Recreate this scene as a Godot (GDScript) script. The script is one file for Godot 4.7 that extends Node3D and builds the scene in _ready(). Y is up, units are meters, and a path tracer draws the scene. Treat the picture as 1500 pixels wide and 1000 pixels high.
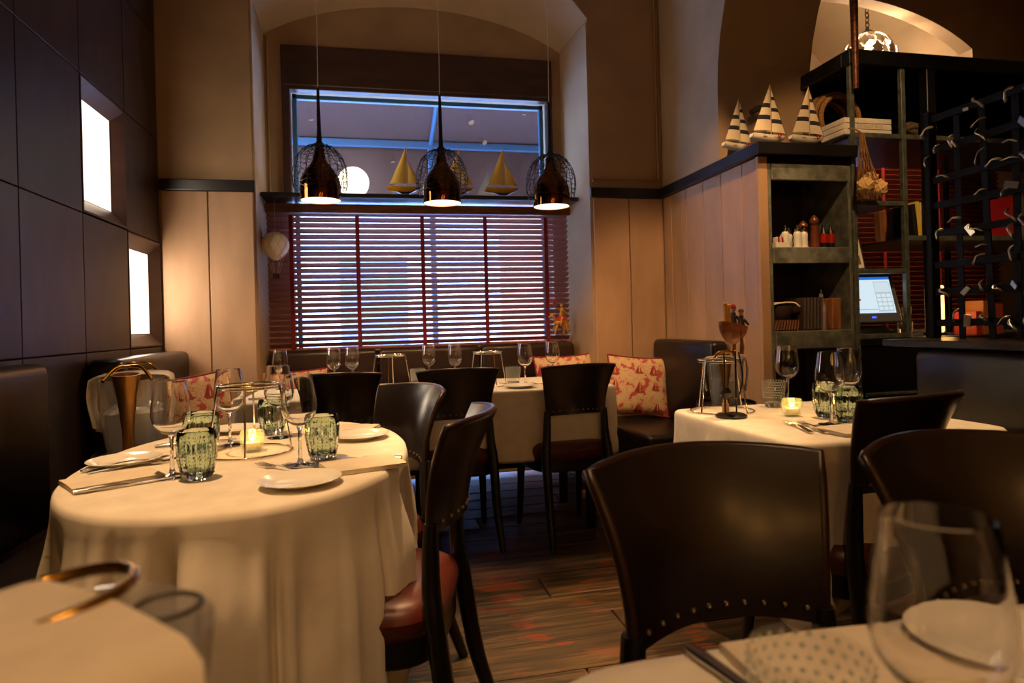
extends Node3D
# A restaurant corner in the evening: window recess with blinds, laid tables, leather chairs, bar rack.

var M := {}
var rng := RandomNumberGenerator.new()
var taken := {}

# ------------------------------------------------------------------ naming and placing
func numbered(called: String) -> String:
	if not taken.has(called):
		taken[called] = 0
		return called
	taken[called] += 1
	return "%s_%03d" % [called, taken[called]]

func tag(o: Node, label: String, category: String, group := "") -> Node:
	o.set_meta("label", label)
	o.set_meta("category", category)
	if group != "":
		o.set_meta("group", group)
	return o

func thing(called: String, label: String, category: String, at := Vector3.ZERO, turn := 0.0, group := "") -> Node3D:
	var o := Node3D.new()
	o.name = numbered(called)
	add_child(o)
	o.position = at
	o.rotation.y = turn
	tag(o, label, category, group)
	return o

func part(called: String, mesh: Mesh, m: Material, parent: Node, xf := Transform3D.IDENTITY, label := "") -> MeshInstance3D:
	var o := MeshInstance3D.new()
	o.name = called
	o.mesh = mesh
	o.material_override = m
	o.transform = xf
	parent.add_child(o, true)
	if label != "":
		o.set_meta("label", label)
	return o

func solo(called: String, mesh: Mesh, m: Material, label: String, category: String, at := Vector3.ZERO, turn := 0.0, group := "") -> MeshInstance3D:
	var o := MeshInstance3D.new()
	o.name = numbered(called)
	o.mesh = mesh
	o.material_override = m
	add_child(o)
	o.position = at
	o.rotation.y = turn
	tag(o, label, category, group)
	return o

func setting(called: String, mesh: Mesh, m: Material, label := "") -> Node3D:
	var o: Node3D
	if mesh:
		var mi := MeshInstance3D.new()
		mi.mesh = mesh
		mi.material_override = m
		o = mi
	else:
		o = Node3D.new()
	o.name = numbered(called)
	o.set_meta("kind", "structure")
	if label != "":
		o.set_meta("label", label)
	add_child(o)
	return o

func copy(o: Node3D, base: String, at: Vector3, turn: float, label: String, group := "") -> Node3D:
	var c: Node3D = o.duplicate()
	c.name = numbered(base)
	add_child(c)
	c.position = at
	c.rotation.y = turn
	c.set_meta("label", label)
	if group != "":
		c.set_meta("group", group)
	return c

# ------------------------------------------------------------------ mesh helpers
func mb() -> SurfaceTool:
	var st := SurfaceTool.new()
	st.begin(Mesh.PRIMITIVE_TRIANGLES)
	return st

func fin(st: SurfaceTool) -> ArrayMesh:
	st.generate_normals()
	return st.commit()

func tri(st: SurfaceTool, a: Vector3, b: Vector3, c: Vector3) -> void:
	st.add_vertex(a)
	st.add_vertex(b)
	st.add_vertex(c)

func quad(st: SurfaceTool, a: Vector3, b: Vector3, c: Vector3, d: Vector3) -> void:
	tri(st, a, b, c)
	tri(st, a, c, d)

func ctri(st: SurfaceTool, a: Vector3, b: Vector3, c: Vector3, mid: Vector3) -> void:
	var n := (a - c).cross(a - b)
	if n.dot((a + b + c) / 3.0 - mid) < 0.0:
		tri(st, a, c, b)
	else:
		tri(st, a, b, c)

func a_box(st: SurfaceTool, xf: Transform3D, s: Vector3, bev := 0.004) -> void:
	st.set_smooth_group(-1)
	var h := s * 0.5
	var bv := minf(bev, minf(h.x, minf(h.y, h.z)) * 0.9)
	var mid := xf.origin
	var f := func(ax: int, sg: Vector3) -> Vector3:
		var p := Vector3(sg.x * (h.x - bv), sg.y * (h.y - bv), sg.z * (h.z - bv))
		p[ax] = sg[ax] * h[ax]
		return xf * p
	for ax in 3:
		var u := (ax + 1) % 3
		var v := (ax + 2) % 3
		for s0 in [-1.0, 1.0]:
			var c := []
			for q in [[-1.0, -1.0], [1.0, -1.0], [1.0, 1.0], [-1.0, 1.0]]:
				var sg := Vector3.ZERO
				sg[ax] = s0
				sg[u] = q[0]
				sg[v] = q[1]
				c.append(f.call(ax, sg))
			ctri(st, c[0], c[1], c[2], mid)
			ctri(st, c[0], c[2], c[3], mid)
	if bv <= 0.0:
		return
	for ax in 3:
		var u := (ax + 1) % 3
		var v := (ax + 2) % 3
		for su in [-1.0, 1.0]:
			for sv in [-1.0, 1.0]:
				var a := Vector3.ZERO
				a[ax] = -1.0
				a[u] = su
				a[v] = sv
				var b := a
				b[ax] = 1.0
				var p0: Vector3 = f.call(u, a)
				var p1: Vector3 = f.call(u, b)
				var p2: Vector3 = f.call(v, b)
				var p3: Vector3 = f.call(v, a)
				ctri(st, p0, p1, p2, mid)
				ctri(st, p0, p2, p3, mid)
	for sx in [-1.0, 1.0]:
		for sy in [-1.0, 1.0]:
			for sz in [-1.0, 1.0]:
				var g := Vector3(sx, sy, sz)
				ctri(st, f.call(0, g), f.call(1, g), f.call(2, g), mid)

func tf(p: Vector3, turn := Vector3.ZERO) -> Transform3D:
	return Transform3D(Basis.from_euler(turn), p)

func box(s: Vector3, bev := 0.004, xf := Transform3D.IDENTITY) -> ArrayMesh:
	var st := mb()
	a_box(st, xf, s, bev)
	return fin(st)

# box from corner to corner
func span(a: Vector3, b: Vector3, bev := 0.004) -> ArrayMesh:
	return box((b - a).abs(), bev, tf((a + b) * 0.5))

func a_lathe(st: SurfaceTool, prof: Array, n := 24, xf := Transform3D.IDENTITY, ex := 2.0, ax := 1.0, az := 1.0) -> void:
	# profile of (radius, height) from bottom to top along the outside; ex > 2 squares the outline
	var ring := []
	for j in n + 1:
		var t := TAU * j / n
		var c := cos(t)
		var s := sin(t)
		if ex != 2.0:
			c = signf(c) * pow(absf(c), 2.0 / ex)
			s = signf(s) * pow(absf(s), 2.0 / ex)
		ring.append(Vector2(c * ax, s * az))
	ring[n] = ring[0]
	var g := 1
	for i in prof.size() - 1:
		if i > 0:
			var d0: Vector2 = (prof[i] - prof[i - 1]).normalized()
			var d1: Vector2 = (prof[i + 1] - prof[i]).normalized()
			if d0.dot(d1) < 0.72:
				g += 1
		st.set_smooth_group(g)
		var p: Vector2 = prof[i]
		var q: Vector2 = prof[i + 1]
		for j in n:
			var a: Vector3 = xf * Vector3(p.x * ring[j + 1].x, p.y, p.x * ring[j + 1].y)
			var b: Vector3 = xf * Vector3(q.x * ring[j + 1].x, q.y, q.x * ring[j + 1].y)
			var c: Vector3 = xf * Vector3(q.x * ring[j].x, q.y, q.x * ring[j].y)
			var d: Vector3 = xf * Vector3(p.x * ring[j].x, p.y, p.x * ring[j].y)
			if q.x > 1e-6:
				tri(st, a, b, c)
			if p.x > 1e-6:
				tri(st, a, c, d)

func lathe(prof: Array, n := 24, ex := 2.0, ax := 1.0, az := 1.0) -> ArrayMesh:
	var st := mb()
	a_lathe(st, prof, n, Transform3D.IDENTITY, ex, ax, az)
	return fin(st)

func a_tube(st: SurfaceTool, pts: Array, rad, n := 8, closed := false, flat := 1.0) -> void:
	# rad: number or array; flat squeezes the second direction
	var m := pts.size()
	st.set_smooth_group(1 if n > 4 else -1)
	var rings := []
	var nn := Vector3.ZERO
	for i in m:
		var a: Vector3 = pts[(i - 1 + m) % m] if (closed or i > 0) else pts[i]
		var b: Vector3 = pts[(i + 1) % m] if (closed or i < m - 1) else pts[i]
		var t := (b - a).normalized()
		if i == 0:
			nn = t.cross(Vector3.UP if absf(t.y) < 0.9 else Vector3.RIGHT).normalized()
		else:
			nn = (nn - t * nn.dot(t)).normalized()
		var bb := t.cross(nn)
		var r: float = rad[i] if rad is Array else rad
		var ring := []
		for j in n + 1:
			var th := TAU * (j % n) / n + PI / n
			ring.append(pts[i] + (nn * cos(th) + bb * sin(th) * flat) * r)
		rings.append(ring)
	var last := m if closed else m - 1
	for i in last:
		var r0: Array = rings[i]
		var r1: Array = rings[(i + 1) % m]
		for j in n:
			quad(st, r0[j], r1[j], r1[j + 1], r0[j + 1])
	if not closed:
		st.set_smooth_group(-1)
		for j in n:
			tri(st, pts[0], rings[0][j], rings[0][j + 1])
			tri(st, pts[m - 1], rings[m - 1][j + 1], rings[m - 1][j])

func tube(pts: Array, rad, n := 8, closed := false, flat := 1.0) -> ArrayMesh:
	var st := mb()
	a_tube(st, pts, rad, n, closed, flat)
	return fin(st)

func circle(c: Vector3, r: float, n := 32, ax := Vector3.RIGHT, az := Vector3.BACK) -> Array:
	var out := []
	for j in n:
		out.append(c + (ax * cos(TAU * j / n) + az * sin(TAU * j / n)) * r)
	return out

func curve(pts: Array, n := 16) -> Array:
	# smooth path through points
	var out := []
	var m := pts.size()
	for i in m - 1:
		var p0: Vector3 = pts[maxi(i - 1, 0)]
		var p1: Vector3 = pts[i]
		var p2: Vector3 = pts[i + 1]
		var p3: Vector3 = pts[mini(i + 2, m - 1)]
		for k in n:
			out.append(p1.cubic_interpolate(p2, p0, p3, float(k) / n))
	out.append(pts[m - 1])
	return out

func a_prism(st: SurfaceTool, poly: PackedVector2Array, depth: float, xf := Transform3D.IDENTITY) -> void:
	# outline in xy, thickness along z, centred
	st.set_smooth_group(-1)
	var p := poly
	if Geometry2D.is_polygon_clockwise(p):
		p.reverse()
	var ix := Geometry2D.triangulate_polygon(p)
	var h := depth * 0.5
	for k in range(0, ix.size(), 3):
		var a := p[ix[k]]
		var b := p[ix[k + 1]]
		var c := p[ix[k + 2]]
		if (b - a).cross(c - a) < 0.0:
			var t := b
			b = c
			c = t
		# front (+z) must be clockwise from +z
		tri(st, xf * Vector3(a.x, a.y, h), xf * Vector3(c.x, c.y, h), xf * Vector3(b.x, b.y, h))
		tri(st, xf * Vector3(a.x, a.y, -h), xf * Vector3(b.x, b.y, -h), xf * Vector3(c.x, c.y, -h))
	for i in p.size():
		var a := p[i]
		var b := p[(i + 1) % p.size()]
		quad(st, xf * Vector3(a.x, a.y, h), xf * Vector3(b.x, b.y, h), xf * Vector3(b.x, b.y, -h), xf * Vector3(a.x, a.y, -h))

func prism(poly: Array, depth: float, xf := Transform3D.IDENTITY) -> ArrayMesh:
	var st := mb()
	a_prism(st, PackedVector2Array(poly), depth, xf)
	return fin(st)

func sheet(fn: Callable, nu: int, nv: int, thick := 0.0) -> ArrayMesh:
	# surface fn(u, v) with u, v in 0..1; thick > 0 gives it a second skin and rims. UVs are (u, v).
	var p := []
	var nor := []
	for i in nu + 1:
		var row := []
		for j in nv + 1:
			row.append(fn.call(float(i) / nu, float(j) / nv))
		p.append(row)
	for i in nu + 1:
		var row := []
		for j in nv + 1:
			var du: Vector3 = p[mini(i + 1, nu)][j] - p[maxi(i - 1, 0)][j]
			var dv: Vector3 = p[i][mini(j + 1, nv)] - p[i][maxi(j - 1, 0)]
			row.append(du.cross(dv).normalized())
		nor.append(row)
	var st := mb()
	var put := func(i: int, j: int, k: float) -> void:
		st.set_uv(Vector2(float(i) / nu, 1.0 - float(j) / nv))
		st.add_vertex(p[i][j] + nor[i][j] * k)
	var h := thick * 0.5
	st.set_smooth_group(1)
	for i in nu:
		for j in nv:
			for c in [[i, j], [i, j + 1], [i + 1, j + 1], [i, j], [i + 1, j + 1], [i + 1, j]]:
				put.call(c[0], c[1], h)
	if thick > 0.0:
		st.set_smooth_group(2)
		for i in nu:
			for j in nv:
				for c in [[i, j], [i + 1, j + 1], [i, j + 1], [i, j], [i + 1, j], [i + 1, j + 1]]:
					put.call(c[0], c[1], -h)
		st.set_smooth_group(3)
		for i in nu:
			for e in [[0, false], [nv, true]]:
				var j: int = e[0]
				var q := [[i, j, h], [i + 1, j, h], [i + 1, j, -h], [i, j, h], [i + 1, j, -h], [i, j, -h]]
				if e[1]:
					q.reverse()
				for c in q:
					put.call(c[0], c[1], c[2])
		for j in nv:
			for e in [[0, true], [nu, false]]:
				var i: int = e[0]
				var q := [[i, j, h], [i, j + 1, h], [i, j + 1, -h], [i, j, h], [i, j + 1, -h], [i, j, -h]]
				if e[1]:
					q.reverse()
				for c in q:
					put.call(c[0], c[1], c[2])
	return fin(st)

func ball(r: float, n := 16, sy := 1.0) -> ArrayMesh:
	var pr := []
	var k := n / 2
	for i in k + 1:
		var t := PI * i / k - PI / 2
		pr.append(Vector2(maxf(r * cos(t), 0.0), r * sin(t) * sy))
	return lathe(pr, n)

# ------------------------------------------------------------------ materials
func srgb(r: float, g: float, b: float, a := 1.0) -> Color:
	return Color(r / 255.0, g / 255.0, b / 255.0, a)

func mat(c: Color, rough := 0.6, metal := 0.0) -> StandardMaterial3D:
	var m := StandardMaterial3D.new()
	m.albedo_color = c
	m.roughness = rough
	m.metallic = metal
	return m

func noise_tex(freq: float, lo: Color, hi: Color, sd: int, size := 256, kind := FastNoiseLite.TYPE_SIMPLEX_SMOOTH, oct := 4) -> NoiseTexture2D:
	var f := FastNoiseLite.new()
	f.seed = sd
	f.frequency = freq
	f.noise_type = kind
	f.fractal_octaves = oct
	var t := NoiseTexture2D.new()
	t.width = size
	t.height = size
	t.seamless = true
	t.noise = f
	var g := Gradient.new()
	g.set_color(0, lo)
	g.set_color(1, hi)
	t.color_ramp = g
	return t

func textured(m: StandardMaterial3D, tex: Texture2D, scale: Vector3, world := true) -> StandardMaterial3D:
	m.albedo_texture = tex
	m.uv1_triplanar = true
	m.uv1_world_triplanar = world
	m.uv1_scale = scale
	return m

func relief(m: StandardMaterial3D, tex: Texture2D, cm: float) -> StandardMaterial3D:
	m.heightmap_enabled = true
	m.heightmap_texture = tex
	m.heightmap_scale = cm
	return m

func glow(c: Color, e: float) -> StandardMaterial3D:
	var m := mat(c, 0.6)
	m.emission_enabled = true
	m.emission = c
	m.emission_energy_multiplier = e
	return m

func pane(c: Color, rough := 0.0) -> StandardMaterial3D:
	var m := mat(c, rough)
	m.transparency = BaseMaterial3D.TRANSPARENCY_ALPHA
	return m

func solid_glass(c: Color) -> StandardMaterial3D:
	var m := mat(c, 0.02)
	m.transparency = BaseMaterial3D.TRANSPARENCY_ALPHA
	m.refraction_enabled = true
	m.refraction_scale = 0.05
	return m

func floor_image() -> ImageTexture:
	# worn boards: grain along x, dark pores, and flakes of old orange and pink paint; covers 4 m x 4 m
	var n := 1024
	var grain := FastNoiseLite.new()
	grain.seed = 5
	grain.frequency = 0.02
	grain.fractal_octaves = 4
	var big := FastNoiseLite.new()
	big.seed = 9
	big.frequency = 0.006
	big.fractal_octaves = 3
	var flake := FastNoiseLite.new()
	flake.seed = 21
	flake.frequency = 0.03
	flake.fractal_octaves = 5
	var im := Image.create(n, n, false, Image.FORMAT_RGB8)
	for y in n:
		for x in n:
			var g := grain.get_noise_2d(x * 0.10, y * 2.6) * 0.5 + 0.5
			var h := grain.get_noise_2d(x * 0.35 + 700.0, y * 9.0) * 0.5 + 0.5
			var b := big.get_noise_2d(x * 0.6, y * 0.9) * 0.5 + 0.5
			var c := Color(0.17, 0.12, 0.06).lerp(Color(0.46, 0.36, 0.21), clampf(g * 2.2 - 0.6, 0, 1))
			c = c.lerp(Color(0.11, 0.075, 0.04), clampf((0.46 - h) * 4.0, 0, 0.75))
			c = c.lerp(Color(0.55, 0.46, 0.30), clampf((h - 0.62) * 4.0, 0, 0.5))
			c = c.lerp(Color(0.24, 0.19, 0.12), clampf(b * 2.4 - 1.1, 0, 0.6))
			var fl := flake.get_noise_2d(x * 0.30, y * 1.5)
			var wide := big.get_noise_2d(x * 0.8 + 400.0, y * 0.8 + 90.0)
			if fl * 0.8 + wide * 1.2 > 0.52:
				c = c.lerp(Color(0.52, 0.21, 0.07), 0.55 + 0.3 * h)
			elif fl * 0.8 - wide * 1.2 > 0.60:
				c = c.lerp(Color(0.50, 0.27, 0.20), 0.5)
			im.set_pixel(x, y, c)
	return ImageTexture.create_from_image(im)

func cushion_image() -> ImageTexture:
	# cream cotton printed with red sailing boats and brush marks
	var n := 256
	var f := FastNoiseLite.new()
	f.seed = 3
	f.frequency = 0.018
	f.fractal_octaves = 4
	var im := Image.create(n, n, false, Image.FORMAT_RGB8)
	var cream := Color(0.80, 0.68, 0.52)
	var red := Color(0.58, 0.16, 0.14)
	for y in n:
		for x in n:
			var c := cream
			var v := f.get_noise_2d(x, y)
			if v > 0.18:
				c = Color(0.70, 0.30, 0.27) if v > 0.3 else Color(0.76, 0.50, 0.41)
			elif absf(v + 0.06) < 0.016:
				c = Color(0.70, 0.34, 0.26)
			im.set_pixel(x, y, c)
	var r := RandomNumberGenerator.new()
	r.seed = 7
	for k in 9:
		var cx := 30 + (k % 3) * 84 + r.randi_range(-12, 12)
		var cy := 52 + (k / 3) * 82 + r.randi_range(-10, 10)
		var h := r.randi_range(34, 52)
		for dy in h:
			var w := int(dy * 0.42)
			for dx in w:
				for s in [[-2 - dx, red], [3 + int(dx * 0.7), Color(0.66, 0.25, 0.18)]]:
					var px: int = cx + s[0]
					var py: int = cy - h / 2 + dy
					if px >= 0 and px < n and py >= 0 and py < n:
						im.set_pixel(px, py, s[1])
		for dy in 9:
			for dx in range(-20 + dy, 22 - dy):
				var px := cx + dx
				var py := cy + h / 2 + dy
				if px >= 0 and px < n and py >= 0 and py < n:
					im.set_pixel(px, py, Color(0.55, 0.26, 0.18))
	return ImageTexture.create_from_image(im)

func screen_image() -> ImageTexture:
	# the till's page: blue title bar, list on white, grey buttons
	var im := Image.create(160, 110, false, Image.FORMAT_RGB8)
	im.fill(Color(0.86, 0.94, 0.98))
	im.fill_rect(Rect2i(0, 0, 160, 8), Color(0.16, 0.45, 0.85))
	for r in [[4, 30, 22], [4, 48, 34], [4, 66, 40]]:
		for k in range(0, r[2], 7):
			im.fill_rect(Rect2i(r[0] + k, r[1], 5, 6), Color(0.25, 0.35, 0.32))
	im.fill_rect(Rect2i(40, 66, 8, 6), Color(0.8, 0.25, 0.15))
	im.fill_rect(Rect2i(102, 14, 54, 92), Color(0.72, 0.80, 0.84))
	im.fill_rect(Rect2i(104, 16, 50, 30), Color(0.84, 0.90, 0.93))
	for j in 4:
		for i in 3:
			im.fill_rect(Rect2i(105 + i * 17, 52 + j * 13, 14, 10), Color(0.88, 0.93, 0.95))
	im.fill_rect(Rect2i(0, 98, 100, 2), Color(0.6, 0.7, 0.75))
	return ImageTexture.create_from_image(im)

func make_materials() -> void:
	var fine := noise_tex(0.05, Color(0.35, 0.35, 0.35), Color(0.65, 0.65, 0.65), 2)
	var pores := noise_tex(0.06, Color(0.2, 0.2, 0.2), Color(0.9, 0.9, 0.9), 4, 256, FastNoiseLite.TYPE_CELLULAR, 2)
	var mottle := noise_tex(0.012, srgb(226, 226, 226), srgb(255, 255, 255), 6)
	M.plaster = relief(textured(mat(srgb(170, 141, 108), 0.9), mottle, Vector3(0.8, 0.8, 0.8)), fine, 0.25)
	M.panel = relief(textured(mat(srgb(184, 146, 112), 0.55), mottle, Vector3(1.5, 0.5, 1.5)), fine, 0.05)
	M.panel_b = relief(textured(mat(srgb(178, 142, 110), 0.55), mottle, Vector3(1.5, 0.5, 1.5)), fine, 0.05)
	M.groove = mat(srgb(120, 98, 74), 0.9)
	var grain := noise_tex(0.02, srgb(150, 130, 125), srgb(255, 255, 255), 8, 512)
	M.dark_wood = relief(textured(mat(srgb(62, 43, 41), 0.36), grain, Vector3(0.9, 0.25, 0.9)), fine, 0.04)
	M.dark_wood_b = relief(textured(mat(srgb(58, 40, 38), 0.4), grain, Vector3(0.8, 0.3, 0.8)), fine, 0.04)
	M.frame_wood = textured(mat(srgb(70, 47, 38), 0.4), noise_tex(0.015, srgb(200, 190, 185), srgb(255, 255, 255), 9), Vector3(0.8, 2.5, 0.8))
	M.black_rail = mat(srgb(24, 22, 24), 0.3)
	M.black_wood = mat(srgb(15, 12, 11), 0.3)
	M.worn_edge = mat(srgb(40, 22, 12), 0.32)
	M.chair_leather = relief(textured(mat(srgb(25, 14, 9), 0.27), noise_tex(0.02, srgb(190, 180, 170), srgb(255, 255, 255), 12), Vector3(3, 3, 3), false), pores, 0.02)
	M.chair_leather.metallic_specular = 0.7
	M.seat_leather = relief(textured(mat(srgb(88, 30, 18), 0.36), noise_tex(0.02, srgb(190, 180, 170), srgb(255, 255, 255), 13), Vector3(3, 3, 3), false), pores, 0.03)
	M.bench_leather = relief(textured(mat(srgb(22, 19, 21), 0.34), noise_tex(0.012, srgb(180, 170, 165), srgb(255, 255, 255), 14), Vector3(1.5, 1.5, 1.5)), pores, 0.04)
	M.bench_brown = relief(textured(mat(srgb(56, 37, 28), 0.34), noise_tex(0.012, srgb(180, 170, 165), srgb(255, 255, 255), 15), Vector3(1.5, 1.5, 1.5)), pores, 0.04)
	M.nail = mat(srgb(150, 140, 120), 0.3, 1.0)
	M.linen = relief(textured(mat(srgb(236, 228, 214), 0.92), noise_tex(0.02, srgb(236, 234, 230), srgb(255, 255, 255), 16), Vector3(2, 2, 2)), noise_tex(0.3, Color(0.3, 0.3, 0.3), Color(0.7, 0.7, 0.7), 17), 0.04)
	M.napkin = relief(textured(mat(srgb(232, 220, 200), 0.9), noise_tex(0.02, srgb(236, 234, 230), srgb(255, 255, 255), 18), Vector3(3, 3, 3), false), noise_tex(0.3, Color(0.3, 0.3, 0.3), Color(0.7, 0.7, 0.7), 19), 0.04)
	M.china = mat(srgb(238, 234, 224), 0.12)
	M.steel = mat(srgb(205, 200, 192), 0.16, 1.0)
	M.chrome = mat(srgb(215, 208, 196), 0.1, 1.0)
	M.brass = mat(srgb(190, 140, 60), 0.25, 1.0)
	M.horn = mat(srgb(150, 108, 48), 0.35, 0.7)
	M.crystal = solid_glass(Color(1, 1, 1, 0.0))
	M.crystal_solid = solid_glass(Color(1, 1, 1, 0.0))
	M.acrylic = pane(Color(0.9, 0.92, 0.95, 0.16), 0.05)
	M.ice = pane(Color(0.85, 0.88, 0.92, 0.45), 0.2)
	M.green_glass = solid_glass(Color(0.87, 0.93, 0.88, 0.0))
	M.green_bead = mat(srgb(52, 66, 52), 0.1)
	M.clear_bead = pane(Color(0.8, 0.84, 0.82, 0.55), 0.05)
	M.wax = mat(srgb(240, 226, 190), 0.5)
	M.flame = glow(Color(1.0, 0.72, 0.35), 14.0)
	M.slat = mat(srgb(160, 106, 94), 0.4)
	M.slat_dark = mat(srgb(112, 54, 38), 0.4)
	M.straw = relief(mat(srgb(222, 184, 118), 0.85), fine, 0.3)
	M.valance = textured(mat(srgb(122, 72, 40), 0.4), grain, Vector3(0.5, 4, 4))
	M.tape = mat(srgb(120, 18, 22), 0.8)
	M.window_glass = pane(Color(1, 1, 1, 0.02))
	M.steel_blue = mat(srgb(66, 112, 148), 0.4, 0.1)
	M.awning = mat(srgb(92, 58, 48), 0.85)
	M.awning.backlight_enabled = true
	M.awning.backlight = Color(0.10, 0.085, 0.09)
	M.bronze_mirror = mat(srgb(120, 78, 44), 0.06, 1.0)
	M.wire_black = mat(srgb(14, 12, 12), 0.35)
	M.cord = mat(srgb(190, 186, 178), 0.5)
	M.lamp_glow = glow(Color(1.0, 0.86, 0.64), 3.2)
	M.box_glow = glow(Color(1.0, 0.93, 0.84), 1.7)
	M.globe_glow = glow(Color(1.0, 0.93, 0.80), 2.6)
	M.sail_yellow = mat(srgb(226, 190, 92), 0.8)
	M.hull_yellow = mat(srgb(214, 150, 20), 0.35)
	M.hull_black = mat(srgb(20, 18, 18), 0.35)
	M.sail_white = mat(srgb(214, 198, 168), 0.85)
	M.sail_navy = mat(srgb(26, 28, 44), 0.85)
	M.hull_white = mat(srgb(220, 212, 196), 0.4)
	M.mast = mat(srgb(176, 150, 112), 0.5)
	M.rust_pipe = textured(mat(srgb(150, 92, 46), 0.45, 0.5), noise_tex(0.03, srgb(70, 50, 40), srgb(255, 255, 255), 41), Vector3(6, 6, 6))
	M.painted_pipe = mat(srgb(140, 104, 66), 0.6)
	M.grey_pipe = mat(srgb(72, 66, 58), 0.45, 0.4)
	var scuff := noise_tex(0.02, srgb(150, 156, 150), srgb(255, 255, 255), 51)
	M.shelf_metal = relief(textured(mat(srgb(134, 134, 122), 0.38, 0.15), scuff, Vector3(2.5, 2.5, 2.5)), fine, 0.05)
	M.rack_metal = textured(mat(srgb(112, 116, 106), 0.4, 0.2), scuff, Vector3(4, 4, 4))
	M.rack_black = textured(mat(srgb(17, 17, 18), 0.4, 0.0), scuff, Vector3(2, 2, 2))
	M.strap = mat(srgb(11, 11, 12), 0.6)
	M.strap.metallic_specular = 0.25
	M.sheet_steel = mat(srgb(64, 78, 96), 0.3, 0.7)
	M.silver_clip = mat(srgb(190, 186, 176), 0.28, 1.0)
	M.rope = relief(textured(mat(srgb(186, 138, 76), 0.9), noise_tex(0.05, srgb(120, 110, 100), srgb(255, 255, 255), 61), Vector3(8, 8, 8)), fine, 0.3)
	M.crate = textured(mat(srgb(232, 224, 208), 0.7), mottle, Vector3(3, 3, 3))
	M.driftwood = relief(textured(mat(srgb(120, 104, 82), 0.9), noise_tex(0.04, srgb(90, 84, 78), srgb(255, 255, 255), 62), Vector3(6, 6, 6)), fine, 0.5)
	M.paper = mat(srgb(230, 222, 204), 0.8)
	M.print_grey = mat(srgb(150, 146, 138), 0.8)
	M.ink = mat(srgb(70, 62, 54), 0.7)
	M.red_hat = mat(srgb(168, 24, 30), 0.6)
	M.skin_paint = mat(srgb(206, 160, 120), 0.6)
	M.gold_paint = mat(srgb(176, 128, 50), 0.4, 0.5)
	M.blue_paint = mat(srgb(70, 78, 96), 0.6)
	M.boat_wood = textured(mat(srgb(168, 104, 54), 0.45), grain, Vector3(4, 4, 4))
	M.yellow_wood = mat(srgb(214, 160, 60), 0.5)
	M.cork = relief(mat(srgb(196, 156, 106), 0.9), fine, 0.2)
	M.plastic_black = mat(srgb(16, 16, 18), 0.35)
	M.plastic_grey = mat(srgb(88, 92, 100), 0.4)
	M.brick_out = relief(textured(mat(srgb(196, 120, 84), 0.9), mottle, Vector3(0.5, 0.5, 0.5)), fine, 0.3)
	M.facade = relief(textured(mat(srgb(206, 208, 214), 0.9), mottle, Vector3(0.4, 0.4, 0.4)), fine, 0.3)
	M.street = relief(textured(mat(srgb(170, 172, 178), 0.9), mottle, Vector3(0.5, 0.5, 0.5)), fine, 0.3)
	M.shop_glass = mat(srgb(104, 112, 124), 0.08)
	M.cushion = mat(Color.WHITE, 0.85)
	M.cushion.albedo_texture = cushion_image()
	M.piping = mat(srgb(126, 18, 28), 0.7)
	M.bottle_red = mat(srgb(150, 34, 20), 0.25)
	M.bottle_amber = pane(Color(0.5, 0.24, 0.08, 0.5), 0.05)
	M.ceramic = mat(srgb(196, 192, 182), 0.3)
	M.mill_wood = mat(srgb(96, 48, 26), 0.3)
	M.basket = relief(textured(mat(srgb(150, 98, 58), 0.85), pores, Vector3(10, 10, 10)), pores, 0.6)
	M.menu = mat(srgb(52, 34, 26), 0.6)
	M.tan_board = textured(mat(srgb(166, 112, 64), 0.6), grain, Vector3(3, 0.4, 3))
	M.stack_plate = mat(srgb(150, 124, 92), 0.6)
	var fl := floor_image()
	for k in 4:
		var tint: Color = [srgb(255, 250, 240), srgb(232, 226, 216), srgb(248, 236, 220), srgb(220, 216, 210)][k]
		var m := textured(mat(tint, 0.46), fl, Vector3(0.4, 0.4, 0.4))
		M["plank%d" % k] = relief(m, fl, 0.3)

# ------------------------------------------------------------------ the room
func spot(where: Vector3, to: Vector3, c: Color, e: float, angle: float, soft := 0.04, blend := 0.6) -> SpotLight3D:
	var l := SpotLight3D.new()
	l.light_color = c
	l.light_energy = e
	l.spot_angle = angle
	l.spot_angle_attenuation = blend
	l.spot_range = 12.0
	l.spot_attenuation = 2.0
	l.light_size = soft
	l.shadow_enabled = true
	add_child(l)
	var dir := (to - where).normalized()
	l.look_at_from_position(where, to, Vector3.UP if absf(dir.y) < 0.98 else Vector3.RIGHT)
	return l

func omni(where: Vector3, c: Color, e: float, size := 0.05) -> OmniLight3D:
	var l := OmniLight3D.new()
	l.light_color = c
	l.light_energy = e
	l.omni_range = 12.0
	l.omni_attenuation = 2.0
	l.light_size = size
	l.shadow_enabled = true
	add_child(l)
	l.position = where
	return l

const WARM := Color(1.0, 0.785, 0.545)

func make_camera() -> void:
	var cam := Camera3D.new()
	cam.name = "camera"
	var lens := CameraAttributesPhysical.new()
	lens.frustum_near = 0.05
	lens.frustum_far = 100.0
	lens.frustum_focal_length = 22.56
	lens.frustum_focus_distance = 2.3
	lens.exposure_aperture = 4.5
	cam.attributes = lens
	cam.projection = Camera3D.PROJECTION_FRUSTUM
	cam.near = 0.05
	cam.far = 100.0
	cam.size = 0.05 * 1000.0 / 940.0
	cam.frustum_offset = Vector2(0, -0.05 * 26.0 / 940.0)
	add_child(cam)
	cam.position = Vector3(0, 1.08, 0)
	cam.rotation = Vector3(0, deg_to_rad(-12.26), deg_to_rad(-1.51))
	cam.current = true

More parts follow.
